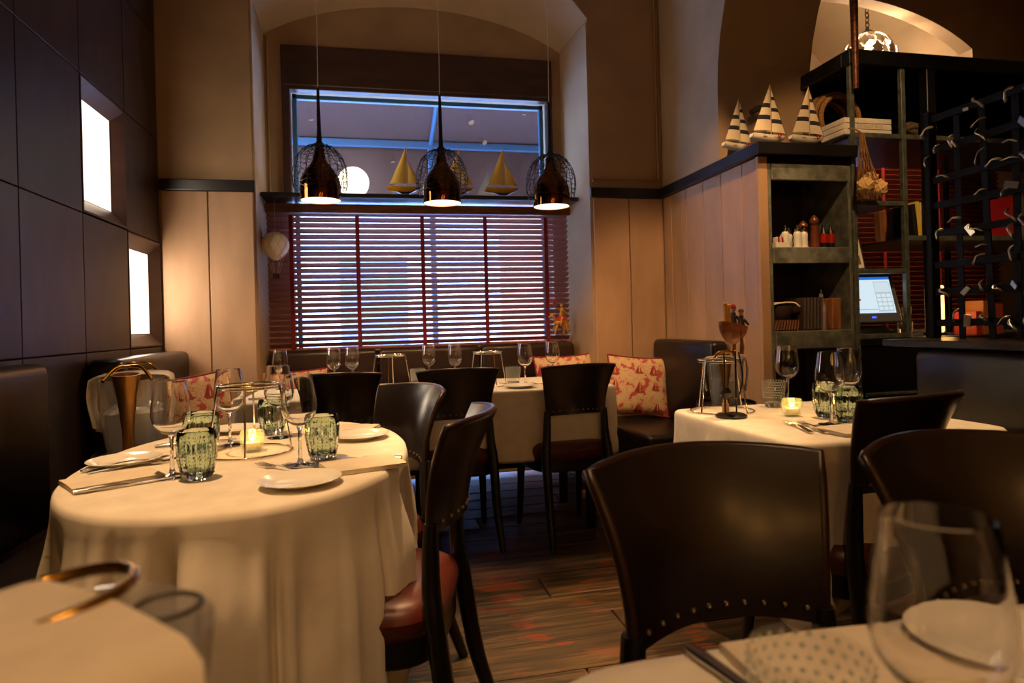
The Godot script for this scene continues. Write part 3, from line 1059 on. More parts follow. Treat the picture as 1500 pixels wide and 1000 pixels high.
# cloth over a rounded table top: outline(theta) gives the edge, drop(theta) the length of the fall
func drape(outline: Callable, top: float, drop: Callable, folds: float, flare: float, sd: int, seg := 144) -> ArrayMesh:
	var nz := FastNoiseLite.new()
	nz.seed = sd
	nz.frequency = 0.9
	var rows := []
	var levels := [[0.0, 0.0], [0.35, 0.0], [0.7, 0.0], [0.93, 0.0], [0.985, -0.001], [1.0, -0.007], [1.006, -0.018]]
	for l in levels:
		var r := []
		for j in seg + 1:
			var o: Vector2 = outline.call(TAU * (j % seg) / seg)
			r.append(Vector3(o.x * l[0], top + l[1], o.y * l[0]))
		rows.append(r)
	var n := 16
	for i in range(1, n + 1):
		var t := float(i) / n
		var r := []
		for j in seg + 1:
			var th := TAU * (j % seg) / seg
			var o: Vector2 = outline.call(th)
			var dirn := o.normalized()
			var ph := folds * th + 1.3 * nz.get_noise_2d(cos(th) * 2.0, sin(th) * 2.0) * 4.0
			var amp := flare * smoothstep(0.0, 0.45, t) * (0.75 + 0.5 * nz.get_noise_2d(cos(th) * 5.0 + 20.0, sin(th) * 5.0))
			var w := 0.45 - 1.5 * pow(0.5 + 0.5 * sin(ph), 2.2) + sin(ph * 2.0 + 1.0) * 0.08
			var k := amp * (w + 0.25) + 0.012 * nz.get_noise_2d(th * 6.0, t * 3.0) * t
			var p := o * 1.006 + dirn * k
			r.append(Vector3(p.x, top - 0.018 - t * (drop.call(th) - 0.018), p.y))
		rows.append(r)
	var st := mb()
	st.set_smooth_group(1)
	for i in rows.size() - 1:
		for j in seg:
			var a: Vector3 = rows[i][j]
			var b: Vector3 = rows[i + 1][j]
			var c: Vector3 = rows[i + 1][j + 1]
			var d: Vector3 = rows[i][j + 1]
			if i > 0:
				tri(st, a, d, c)
			tri(st, a, c, b)
	# the hem turned under
	var last: Array = rows[rows.size() - 1]
	for j in seg:
		var a: Vector3 = last[j]
		var b: Vector3 = last[j + 1]
		var ia := a * Vector3(0.985, 1, 0.985)
		var ib := b * Vector3(0.985, 1, 0.985)
		quad(st, a, b, ib + Vector3(0, 0.02, 0), ia + Vector3(0, 0.02, 0))
	return fin(st)

func rounded_rect(hx: float, hz: float, ex := 14.0) -> Callable:
	return func(th: float) -> Vector2:
		var c := cos(th)
		var s := sin(th)
		# evenly spread round the rectangle
		var k := pow(pow(absf(c / hx), ex) + pow(absf(s / hz), ex), -1.0 / ex)
		return Vector2(c * k, s * k)

func table_under(label: String, at_: Vector3, hx: float, hz: float, round: bool, feet: Array) -> void:
	var t := thing("dining_table", label, "table", at_)
	part("table_top", lathe([Vector2(0, 0.715), Vector2(0.96, 0.715), Vector2(0.97, 0.72), Vector2(0.97, 0.735), Vector2(0.96, 0.7435), Vector2(0, 0.7435)], 40, 2.2 if round else 12.0, hx, hz), M.frame_wood, t)
	for f in feet:
		part("leg", tube([Vector3(f.x, 0, f.y), Vector3(f.x, 0.716, f.y)], 0.028, 10), M.plastic_black, t)
		if round:
			part("foot_plate", lathe([Vector2(0, 0), Vector2(0.2, 0), Vector2(0.2, 0.012), Vector2(0.04, 0.03), Vector2(0, 0.03)], 24), M.plastic_black, t, tf(Vector3(f.x, 0, f.y)))

func make_tables() -> void:
	# oval table
	var c := Vector3(-0.318, 0, -1.84)
	table_under("oval dining table hidden under the long white cloth", c, 0.40, 0.575, true, [Vector2(0, 0)])
	var oval := func(th: float) -> Vector2:
		return Vector2(0.402 * signf(cos(th)) * pow(absf(cos(th)), 0.92), 0.585 * signf(sin(th)) * pow(absf(sin(th)), 0.92))
	var drop := func(th: float) -> float:
		return 0.33 + 0.26 * pow(absf(sin(th * 2.0 - 0.35)), 1.6)
	solo("tablecloth", drape(oval, 0.75, drop, 12.0, 0.075, 4, 216), M.linen, "long cream cloth falling in folds over the oval table", "tablecloth", c, 0, "white tablecloths")
	# far table
	var c2 := Vector3(0.30, 0, -3.47)
	table_under("long dining table below the window, under a white cloth", c2, 0.93, 0.36, false, [Vector2(-0.8, 0.25), Vector2(0.8, 0.25), Vector2(-0.8, -0.25), Vector2(0.8, -0.25)])
	solo("tablecloth", drape(rounded_rect(0.935, 0.365), 0.75, func(_t): return 0.36, 17.0, 0.012, 8, 240), M.linen, "cream cloth on the long table below the window", "tablecloth", c2, 0, "white tablecloths")
	# right table
	var c3 := Vector3(1.41, 0, -1.825)
	table_under("square dining table in front of the bar, under a white cloth", c3, 0.345, 0.36, false, [Vector2(0, 0.0)])
	var drop3 := func(th: float) -> float:
		return 0.33 + 0.16 * pow(absf(sin(th * 2.0)), 3.0)
	solo("tablecloth", drape(rounded_rect(0.35, 0.367), 0.75, drop3, 9.0, 0.02, 12, 200), M.linen, "cream cloth on the square table in front of the bar", "tablecloth", c3, 0, "white tablecloths")
	# nearest table
	var c4 := Vector3(0.64, 0, -0.235)
	table_under("dining table nearest the viewer, under a white cloth", c4, 0.49, 0.352, false, [Vector2(0, 0.0)])
	solo("tablecloth", drape(rounded_rect(0.495, 0.357), 0.75, drop3, 9.0, 0.02, 15, 200), M.linen, "cream cloth on the table nearest the viewer", "tablecloth", c4, 0, "white tablecloths")

func make_chairs() -> void:
	var p := make_chair("")
	chair_at(p, Vector2(-0.165, -2.99), Vector2(0.05, -1), "dark leather chair at the long table, behind the oval table's glasses")
	chair_at(p, Vector2(0.39, -2.97), Vector2(0.0, -1), "dark leather chair at the middle of the long window table")
	chair_at(p, Vector2(0.985, -2.93), Vector2(-0.12, -1), "dark leather chair at the right end of the long window table")
	chair_at(p, Vector2(0.17, -2.25), Vector2(-0.86, 0.5), "dark leather chair at the far right side of the oval table")
	chair_at(p, Vector2(0.262, -1.52), Vector2(-0.95, -0.3), "dark chair with oxblood seat at the near side of the oval table")
	chair_at(p, Vector2(1.36, -1.335), Vector2(-0.2, -1), "black chair with its back to the viewer at the square table")
	chair_at(p, Vector2(0.487, -0.94), Vector2(0.03, 1), "glossy dark leather chair facing the viewer, nearest the aisle")
	chair_at(p, Vector2(0.905, -0.90), Vector2(0.05, 1), "glossy dark leather chair behind the large blurred wine glass")

# ------------------------------------------------------------------ tableware
var P := {}   # the first of each kind; later ones are copies

func place(kind: String, where: Vector3, turn: float, label: String, group := "") -> Node3D:
	var o: Node3D = P[kind]
	if not o.has_meta("used"):
		o.set_meta("used", true)
		o.position = where
		o.rotation.y = turn
		o.scale = Vector3.ONE * {"wine": 1.07, "tumbler": 1.15, "dotted": 1.08}.get(kind, 1.0)
		o.set_meta("label", label)
		if group != "":
			o.set_meta("group", group)
		return o
	var base: String = o.name
	var c := copy(o, base.rstrip("0123456789").rstrip("_") if base.right(3).is_valid_int() else base, where, turn, label, group)
	return c

func lay(kind: String, from: Vector2, to: Vector2, y: float, label: String, group: String) -> void:
	# a flat thing made along +x, its handle end at 0
	var d := to - from
	place(kind, Vector3(from.x, y, from.y), -atan2(d.y, d.x), label, group)

func make_protos() -> void:
	# wine glass
	var g := thing("wine_glass", "", "wine glass")
	part("bowl", lathe([Vector2(0.003, 0.088), Vector2(0.016, 0.092), Vector2(0.028, 0.101), Vector2(0.036, 0.114), Vector2(0.0395, 0.130), Vector2(0.0385, 0.150), Vector2(0.035, 0.175), Vector2(0.0305, 0.205), Vector2(0.0298, 0.2053), Vector2(0.0292, 0.205), Vector2(0.0339, 0.175), Vector2(0.0374, 0.150), Vector2(0.0384, 0.130), Vector2(0.0349, 0.1145), Vector2(0.0268, 0.1025), Vector2(0.015, 0.0945), Vector2(0, 0.0925)], 32), M.crystal, g)
	part("stem", lathe([Vector2(0, 0), Vector2(0.034, 0), Vector2(0.0345, 0.0012), Vector2(0.02, 0.003), Vector2(0.007, 0.007), Vector2(0.0042, 0.018), Vector2(0.0036, 0.05), Vector2(0.0042, 0.078), Vector2(0.007, 0.086), Vector2(0.004, 0.0895), Vector2(0, 0.0895)], 24), M.crystal_solid, g)
	P.wine = g
	# ribbed green tumbler
	var t := thing("ribbed_tumbler", "", "tumbler")
	var prof := [Vector2(0.0, 0.0), Vector2(0.024, 0.0), Vector2(0.028, 0.008), Vector2(0.033, 0.028), Vector2(0.0365, 0.05), Vector2(0.0368, 0.07), Vector2(0.0345, 0.0945), Vector2(0.0335, 0.0955), Vector2(0.0325, 0.0945), Vector2(0.0345, 0.07), Vector2(0.0342, 0.05), Vector2(0.0308, 0.028), Vector2(0.026, 0.012), Vector2(0, 0.01)]
	var st := mb()
	st.set_smooth_group(1)
	var n := 72
	for i in prof.size() - 1:
		for j in n:
			var q := []
			for c in [[i, j + 1], [i + 1, j + 1], [i + 1, j], [i, j]]:
				var th: float = TAU * (c[1] % n) / n
				var r: float = prof[c[0]].x + (0.0011 * sin(th * 12.0) if c[0] > 1 and c[0] < 6 else 0.0)
				q.append(Vector3(r * cos(th), prof[c[0]].y, r * sin(th)))
			quad(st, q[0], q[1], q[2], q[3])
	part("cup", fin(st), M.green_glass, t)
	var be := mb()
	rng.seed = 77
	for k in 24:
		for i in 11:
			var y := 0.012 + i * 0.0073 + rng.randf_range(-0.001, 0.001)
			var th := TAU * k / 24.0 + rng.randf_range(-0.03, 0.03)
			var r := lerpf(0.029, 0.0362, smoothstep(0.0, 0.05, y)) + 0.0002
			var s := rng.randf_range(0.0009, 0.0018)
			var c := Vector3(r * cos(th), y, r * sin(th))
			be.set_smooth_group(-1)
			var u := Vector3(-sin(th), 0, cos(th)) * s * 0.7
			var v := Vector3(0, s * 1.6, 0)
			var w := Vector3(cos(th), 0, sin(th)) * s * 0.5
			for e in [[u, v], [v, -u], [-u, -v], [-v, u]]:
				ctri(be, c + w, c + e[0], c + e[1], c)
				ctri(be, c - w, c + e[0], c + e[1], c)
	var beads := part("bubbles", fin(be), M.green_bead, t)
	beads.set_meta("kind", "stuff")
	P.tumbler = t
	# clear tumbler with a pattern of dots in its upper half
	var d := thing("dotted_tumbler", "", "tumbler")
	part("cup", lathe([Vector2(0.0, 0.004), Vector2(0.027, 0.003), Vector2(0.030, 0.008), Vector2(0.035, 0.04), Vector2(0.0375, 0.07), Vector2(0.0365, 0.092)], 32), pane(Color(0.75, 0.8, 0.8, 0.12), 0.02), d)
	part("base", lathe([Vector2(0, 0), Vector2(0.026, 0), Vector2(0.029, 0.004), Vector2(0.029, 0.016), Vector2(0, 0.013)], 24), M.crystal_solid, d)
	var db := mb()
	for i in 7:
		for k in 26:
			var th := TAU * (k + 0.5 * (i % 2)) / 26.0
			var y := 0.034 + i * 0.0085
			var r := lerpf(0.035, 0.0375, clampf((y - 0.04) / 0.03, 0, 1)) + 0.0002
			var c := Vector3(r * cos(th), y, r * sin(th))
			var u := Vector3(-sin(th), 0, cos(th)) * 0.0026
			var v := Vector3(0, 0.0026, 0)
			var w := Vector3(cos(th), 0, sin(th)) * 0.0012
			db.set_smooth_group(-1)
			for e in [[u, v], [v, -u], [-u, -v], [-v, u]]:
				ctri(db, c + w, c + e[0], c + e[1], c)
				ctri(db, c - w, c + e[0], c + e[1], c)
	var dots := part("dots", fin(db), M.clear_bead, d)
	dots.set_meta("kind", "stuff")
	P.dotted = d
	# plate
	P.plate = thing("bread_plate", "", "plate")
	part("dish", lathe([Vector2(0, 0), Vector2(0.048, 0), Vector2(0.052, 0.002), Vector2(0.07, 0.009), Vector2(0.084, 0.0125), Vector2(0.0855, 0.014), Vector2(0.084, 0.0150), Vector2(0.07, 0.0118), Vector2(0.056, 0.0065), Vector2(0.052, 0.0045), Vector2(0, 0.004)], 48), M.china, P.plate)
	part("rim_edge", tube(circle(Vector3(0, 0.0142, 0), 0.0848, 48), 0.0012, 6, true), M.china, P.plate)
	# fork: shank, shoulder and four tines
	var f := thing("dinner_fork", "", "fork")
	var fs := mb()
	a_tube(fs, curve([Vector3(0, 0.004, 0), Vector3(0.04, 0.006, 0), Vector3(0.09, 0.009, 0), Vector3(0.125, 0.008, 0), Vector3(0.143, 0.005, 0)], 4), [0.0085, 0.0085, 0.0083, 0.008, 0.0075, 0.007, 0.0062, 0.0056, 0.005, 0.0045, 0.004, 0.0038, 0.0038, 0.004, 0.005, 0.0065, 0.008], 8, false, 0.28)
	part("handle", fin(fs), M.steel, f)
	var th := mb()
	a_prism(th, PackedVector2Array([Vector2(0.138, -0.006), Vector2(0.15, -0.0115), Vector2(0.163, -0.0118), Vector2(0.163, 0.0118), Vector2(0.15, 0.0115), Vector2(0.138, 0.006)]), 0.0022, Transform3D(Basis(Vector3.RIGHT, Vector3(0, 0, 1), Vector3(0, -1, 0)), Vector3(0, 0.004, 0)))
	for k in 4:
		var zz := -0.0098 + k * 0.00653
		a_tube(th, [Vector3(0.161, 0.004, zz), Vector3(0.18, 0.0045, zz), Vector3(0.2, 0.0075, zz * 0.97)], [0.0021, 0.0019, 0.0009], 6, false, 0.7)
	part("tines", fin(th), M.steel, f)
	P.fork = f
	var kn := thing("table_knife", "", "knife")
	part("handle", tube([Vector3(0, 0.005, 0), Vector3(0.02, 0.0055, 0), Vector3(0.08, 0.0055, 0), Vector3(0.1, 0.005, 0)], [0.007, 0.0082, 0.0066, 0.0052], 8, false, 0.6), M.steel, kn)
	part("blade", prism([Vector2(0.098, -0.005), Vector2(0.11, -0.008), Vector2(0.19, -0.009), Vector2(0.212, -0.004), Vector2(0.218, 0.004), Vector2(0.205, 0.0065), Vector2(0.098, 0.005)], 0.0016, Transform3D(Basis(Vector3.RIGHT, Vector3(0, 0, 1), Vector3(0, -1, 0)), Vector3(0, 0.004, 0))), M.steel, kn)
	P.knife = kn
	# napkin: folded flat, three layers
	var nk := thing("folded_napkin", "", "napkin")
	for k in 3:
		var hh := 0.0018 + k * 0.0034
		var f2 := func(u: float, v: float) -> Vector3:
			return Vector3(lerpf(-0.09, 0.09 - k * 0.002, u), hh + 0.0012 * sin(u * 5.0 + k) * sin(v * 4.0), lerpf(0.065, -0.065 + k * 0.0015, v))
		part("layer", sheet(f2, 8, 6, 0.003), M.napkin, nk)
	P.napkin = nk
	# raised wire plate stand
	var ws := thing("wire_plate_stand", "", "stand")
	part("top_ring", tube(circle(Vector3(0, 0.182, 0), 0.078, 40), 0.0032, 8, true), M.chrome, ws)
	part("top_ring", tube(circle(Vector3(0, 0.174, 0), 0.075, 40), 0.002, 8, true), M.chrome, ws)
	part("base_ring", tube(circle(Vector3(0, 0.0025, 0), 0.108, 48), 0.0025, 8, true), M.chrome, ws)
	for k in 4:
		var a := TAU * k / 4 + 0.25
		part("leg", tube([Vector3(cos(a) * 0.106, 0.003, sin(a) * 0.106), Vector3(cos(a) * 0.078, 0.18, sin(a) * 0.078)], 0.0026, 8), M.chrome, ws)
	P.stand = ws
	# votive
	var vo := thing("votive_candle", "", "candle")
	part("glass_cup", lathe([Vector2(0, 0.0), Vector2(0.024, 0.0), Vector2(0.028, 0.004), Vector2(0.032, 0.03), Vector2(0.0325, 0.048), Vector2(0.030, 0.056), Vector2(0.028, 0.056), Vector2(0.0295, 0.046), Vector2(0.029, 0.03), Vector2(0.024, 0.007), Vector2(0, 0.007)], 32), pane(Color(0.62, 0.74, 0.64, 0.16), 0.03), vo)
	part("wax", lathe([Vector2(0, 0.007), Vector2(0.02, 0.007), Vector2(0.02, 0.024), Vector2(0.018, 0.0255), Vector2(0, 0.0245)], 24), M.wax, vo)
	part("flame", lathe([Vector2(0, 0.027), Vector2(0.0035, 0.031), Vector2(0.0042, 0.036), Vector2(0.002, 0.045), Vector2(0, 0.05)], 12), M.flame, vo)
	P.votive = vo

func candle_light(p: Vector3) -> void:
	omni(p + Vector3(0, 0.037, 0), Color(1.0, 0.70, 0.36), 0.012, 0.004)

func make_tableware() -> void:
	var Y := 0.751
	var gw := "wine glasses on the tables"
	var gt := "ribbed green tumblers"
	var gd := "dotted clear tumblers"
	var gp := "white bread plates"
	var gf := "dinner forks"
	var gk := "table knives"
	var gn := "folded napkins on the tables"
	var gs := "wire plate stands"
	# oval table
	place("stand", Vector3(-0.331, Y, -1.847), 0.3, "wire plate stand around the votive on the oval table", gs)
	place("votive", Vector3(-0.329, Y, -1.866), 0, "green glass votive candle inside the wire stand on the oval table", "votive candles")
	candle_light(Vector3(-0.329, Y, -1.866))
	place("wine", Vector3(-0.18, Y, -1.636), 0, "wine glass nearest the viewer on the oval table, before a green tumbler", gw)
	place("wine", Vector3(-0.286, Y, -2.071), 0, "wine glass at the far side of the oval table, right of the wire stand", gw)
	place("wine", Vector3(-0.458, Y, -1.608), 0, "wine glass at the left of the oval table, beside the front green tumbler", gw)
	place("wine", Vector3(-0.41, Y, -1.985), 0, "wine glass on the oval table in front of the corner cushion", gw)
	place("tumbler", Vector3(-0.132, Y, -1.70), 0.3, "ribbed green tumbler just behind the front wine glass on the oval table", gt)
	place("tumbler", Vector3(-0.318, Y, -2.15), 0.9, "ribbed green tumbler at the far side of the oval table", gt)
	place("tumbler", Vector3(-0.393, Y, -1.562), 1.7, "ribbed green tumbler at the front left of the oval table", gt)
	place("tumbler", Vector3(-0.462, Y, -1.905), 2.2, "ribbed green tumbler behind the front left one on the oval table", gt)
	place("plate", Vector3(-0.158, Y, -1.43), 0, "white bread plate at the front edge of the oval table", gp)
	place("plate", Vector3(-0.046, Y, -1.969), 0, "white bread plate at the right edge of the oval table", gp)
	place("plate", Vector3(-0.622, Y, -1.80), 0, "white bread plate at the left edge of the oval table", gp)
	place("plate", Vector3(-0.44, Y, -2.25), 0, "white bread plate at the back of the oval table, behind the wire stand", gp)
	lay("fork", Vector2(-0.145, -1.515), Vector2(-0.269, -1.65), Y, "fork with its tines left of the front plate", gf)
	lay("fork", Vector2(-0.075, -1.485), Vector2(-0.21, -1.625), Y, "fork beside the folded napkin near the front plate", gf)
	lay("fork", Vector2(-0.69, -1.72), Vector2(-0.529, -1.845), Y, "outer fork beside the left plate of the oval table", gf)
	lay("fork", Vector2(-0.66, -1.68), Vector2(-0.50, -1.80), Y, "inner fork beside the left plate of the oval table", gf)
	lay("fork", Vector2(-0.01, -2.075), Vector2(-0.175, -2.02), Y, "outer fork beside the right plate of the oval table", gf)
	lay("fork", Vector2(0.005, -2.11), Vector2(-0.16, -2.06), Y, "inner fork beside the right plate of the oval table", gf)
	lay("fork", Vector2(-0.30, -2.36), Vector2(-0.37, -2.19), Y, "fork at the back of the oval table", gf)
	lay("knife", Vector2(0.062, -1.615), Vector2(-0.13, -1.685), Y, "table knife along the napkin at the right of the oval table", gk)
	lay("knife", Vector2(-0.612, -1.488), Vector2(-0.43, -1.59), Y, "table knife along the napkin at the left of the oval table", gk)
	lay("knife", Vector2(-0.02, -2.21), Vector2(-0.18, -2.13), Y, "table knife at the far right of the oval table", gk)
	lay("knife", Vector2(-0.62, -2.02), Vector2(-0.45, -2.06), Y, "table knife behind the left plate, towards the wine bucket", gk)
	place("napkin", Vector3(-0.03, Y, -1.565), 0.28, "folded napkin at the right front of the oval table", gn)
	place("napkin", Vector3(-0.578, Y, -1.60), 0.58, "folded napkin at the left front of the oval table", gn)
	place("napkin", Vector3(-0.085, Y, -2.13), -0.25, "folded napkin at the far right of the oval table", gn)
	# long table
	place("stand", Vector3(0.088, Y, -3.458), 0.1, "wire plate stand on the long table, behind the chair nearest the oval table", gs)
	place("stand", Vector3(0.60, Y, -3.40), 0.5, "wire plate stand on the long table, between two chair backs", gs)
	place("wine", Vector3(-0.50, Y, -3.72), 0, "wine glass at the left end of the long table, before the cushion", gw)
	place("wine", Vector3(-0.216, Y, -3.72), 0, "left glass of the pair behind the first chair at the long table", gw)
	place("wine", Vector3(-0.116, Y, -3.70), 0, "right glass of the pair behind the first chair at the long table", gw)
	place("wine", Vector3(0.312, Y, -3.72), 0, "left glass of the pair behind the middle chair at the long table", gw)
	place("wine", Vector3(0.453, Y, -3.64), 0, "right glass of the pair behind the middle chair at the long table", gw)
	place("wine", Vector3(0.805, Y, -3.40), 0, "wine glass standing free beside the dotted tumbler on the long table", gw)
	place("wine", Vector3(1.012, Y, -3.58), 0, "wine glass at the right end of the long table, before the cushion", gw)
	place("dotted", Vector3(0.235, Y, -3.545), 0, "dotted tumbler half hidden by the middle chair at the long table", gd)
	place("dotted", Vector3(0.735, Y, -3.39), 0, "dotted tumbler beside the free standing wine glass on the long table", gd)
	place("plate", Vector3(0.73, Y, -3.225), 0, "white bread plate at the front edge of the long table", gp)
	place("plate", Vector3(0.13, Y, -3.24), 0, "white bread plate on the long table, below the first wire stand", gp)
	place("napkin", Vector3(0.98, Y, -3.23), 0.1, "folded napkin on the long table behind the right chair", gn)
	place("napkin", Vector3(-0.50, Y, -3.3), 0.1, "folded napkin at the left end of the long table", gn)
	lay("fork", Vector2(0.89, -3.19), Vector2(0.84, -3.36), Y, "fork on the long table beside the front plate", gf)
	# square table
	place("stand", Vector3(1.205, Y, -2.07), 0.6, "wire plate stand at the corner of the square table", gs)
	place("votive", Vector3(1.351, Y, -1.884), 0, "green glass votive candle on the square table by the bar", "votive candles")
	candle_light(Vector3(1.351, Y, -1.884))
	place("wine", Vector3(1.513, Y, -2.13), 0, "wine glass at the back of the square table, beside a dotted tumbler", gw)
	place("wine", Vector3(1.345, Y, -1.69), 0, "front wine glass on the square table", gw)
	place("wine", Vector3(1.535, Y, -1.84), 0, "wine glass behind the green tumbler on the square table", gw)
	place("dotted", Vector3(1.432, Y, -2.10), 0, "dotted tumbler at the back of the square table", gd)
	place("tumbler", Vector3(1.42, Y, -1.71), 0.4, "ribbed green tumbler beside the front glass on the square table", gt)
	place("tumbler", Vector3(1.43, Y, -1.815), 1.4, "ribbed green tumbler half hidden behind the front glass on the square table", gt)
	lay("fork", Vector2(1.19, -1.575), Vector2(1.247, -1.77), Y, "outer fork on the square table", gf)
	lay("fork", Vector2(1.222, -1.555), Vector2(1.278, -1.743), Y, "inner fork on the square table", gf)
	place("napkin", Vector3(1.32, Y, -1.565), 0.05, "folded napkin at the front of the square table", gn)
	place("plate", Vector3(1.67, Y, -1.86), 0, "white bread plate at the far right of the square table", gp)
	lay("knife", Vector2(1.60, -2.02), Vector2(1.53, -1.93), Y, "table knife behind the green tumbler on the square table", gk)
	# nearest table
	var big := place("wine", Vector3(0.345, Y, -0.34), 0, "large blurred wine glass nearest the viewer", gw)
	big.scale = Vector3(1.04, 0.98, 1.04)
	place("dotted", Vector3(0.288, Y, -0.39), 0.2, "dotted tumbler cut by the lower edge, beside the blurred wine glass", gd)
	place("plate", Vector3(0.585, Y, -0.505), 0, "white bread plate behind the large blurred wine glass", gp)
	var bn := place("napkin", Vector3(0.41, Y, -0.505), -0.03, "folded napkin on the table nearest the viewer", gn)
	bn.scale = Vector3(0.95, 1, 1.1)
	lay("knife", Vector2(0.297, -0.585), Vector2(0.335, -0.38), Y, "table knife on the table nearest the viewer", gk)

# ------------------------------------------------------------------ wine buckets
func make_bucket(label: String, where: Vector3, turn: float, scale: float, napkin_label: String, stand_label: String, wide: float, near := false, over := 0.093) -> void:
	var t := thing("wine_bucket", label, "wine bucket", where, turn, "clear wine buckets with brass horns")
	t.scale = Vector3.ONE * scale
	part("body", lathe([Vector2(0, 0), Vector2(0.72, 0), Vector2(0.76, 0.006), Vector2(0.9, 0.1), Vector2(1.0, 0.215), Vector2(0.985, 0.215), Vector2(0.885, 0.1), Vector2(0.74, 0.012), Vector2(0, 0.012)], 48, 2.6, 0.145, 0.085), M.acrylic, t)
	part("ice", lathe([Vector2(0, 0.014), Vector2(0.7, 0.014), Vector2(0.84, 0.1), Vector2(0.86, 0.125), Vector2(0.6, 0.14), Vector2(0.3, 0.13), Vector2(0, 0.142)], 24, 2.6, 0.142, 0.082), M.ice, t)
	if near:
		var c0 := t.to_local(Vector3(-0.19, 0.925, -0.425))
		part("handle_ring", tube(circle(c0, 0.044, 32, Vector3(1, 0.12, 0).normalized(), Vector3(0, 0.1, 1).normalized()), 0.004, 8, true), M.brass, t)
		var c1 := t.to_local(Vector3(-0.118, 0.72, -0.398))
		part("clear_tube", lathe([Vector2(0.017, 0.0), Vector2(0.018, 0.2), Vector2(0.0195, 0.205), Vector2(0.0165, 0.205), Vector2(0.0155, 0.0)], 24), M.acrylic, t, tf(c1))
		part("tube_rim", tube(circle(c1 + Vector3(0, 0.205, 0), 0.018, 24), 0.0016, 6, true), M.grey_pipe, t)
	else:
		for s in [-1.0, 1.0]:
			var h := mb()
			a_lathe(h, [Vector2(0, 0), Vector2(0.024, 0), Vector2(0.02, 0.012), Vector2(0.014, 0.04), Vector2(0.0135, 0.08), Vector2(0.018, 0.13), Vector2(0.024, 0.18), Vector2(0.032, 0.226), Vector2(0.034, 0.232), Vector2(0.031, 0.232), Vector2(0.022, 0.185), Vector2(0.012, 0.12), Vector2(0, 0.11)], 28, tf(Vector3(s * 0.136, 0.002, 0), Vector3(0, 0, -s * 0.10)))
			part("horn", fin(h), M.horn, t, Transform3D.IDENTITY, "brass trumpet shaped horn")
			part("handle_ring", tube(curve([Vector3(s * 0.13, 0.215, -0.055), Vector3(s * 0.095, 0.245, -0.03), Vector3(s * 0.085, 0.25, 0.0), Vector3(s * 0.095, 0.245, 0.03), Vector3(s * 0.13, 0.215, 0.055)], 6), 0.0048, 8), M.brass, t)
	# napkin laid over the rim
	var na := func(u: float, v: float) -> Vector3:
		var s := v * 2 - 1
		var x := lerpf(-wide, wide, u) * (1.0 - (0.02 if near else 0.12) * absf(s))
		var k := absf(s) * 0.24
		var y := 0.222
		var z := 0.0
		if k < over:
			z = signf(s) * k
			y = 0.2225 + 0.006 * cos(k / over * PI / 2)
		else:
			z = signf(s) * (over + 0.006 * sin((k - over) * 30.0))
			y = 0.219 - (k - over) * (1.0 + 0.25 * (u - 0.5))
		return Vector3(x, y, z + 0.004 * sin(u * 11.0) * absf(s))
	var nk := solo("draped_napkin", sheet(na, 14, 30, 0.003), M.napkin, napkin_label, "napkin", where, turn, "napkins draped over wine buckets")
	nk.scale = Vector3.ONE * scale
	var sd := thing("bucket_stand", stand_label, "stand", Vector3(where.x, 0, where.z), turn, "black bucket stands")
	part("tray", lathe([Vector2(0, where.y - 0.03), Vector2(0.17, where.y - 0.03), Vector2(0.18, where.y - 0.024), Vector2(0.18, where.y + 0.012), Vector2(0.174, where.y + 0.012), Vector2(0.172, where.y - 0.002), Vector2(0, where.y - 0.002)], 40, 2.4, 1.0, 0.72), M.plastic_black, sd)
	part("pole", tube([Vector3(0, 0.012, 0), Vector3(0, where.y - 0.028, 0)], 0.018, 12), M.plastic_black, sd)
	part("foot", lathe([Vector2(0, 0), Vector2(0.15, 0), Vector2(0.15, 0.008), Vector2(0.03, 0.022), Vector2(0, 0.022)], 32), M.plastic_black, sd)

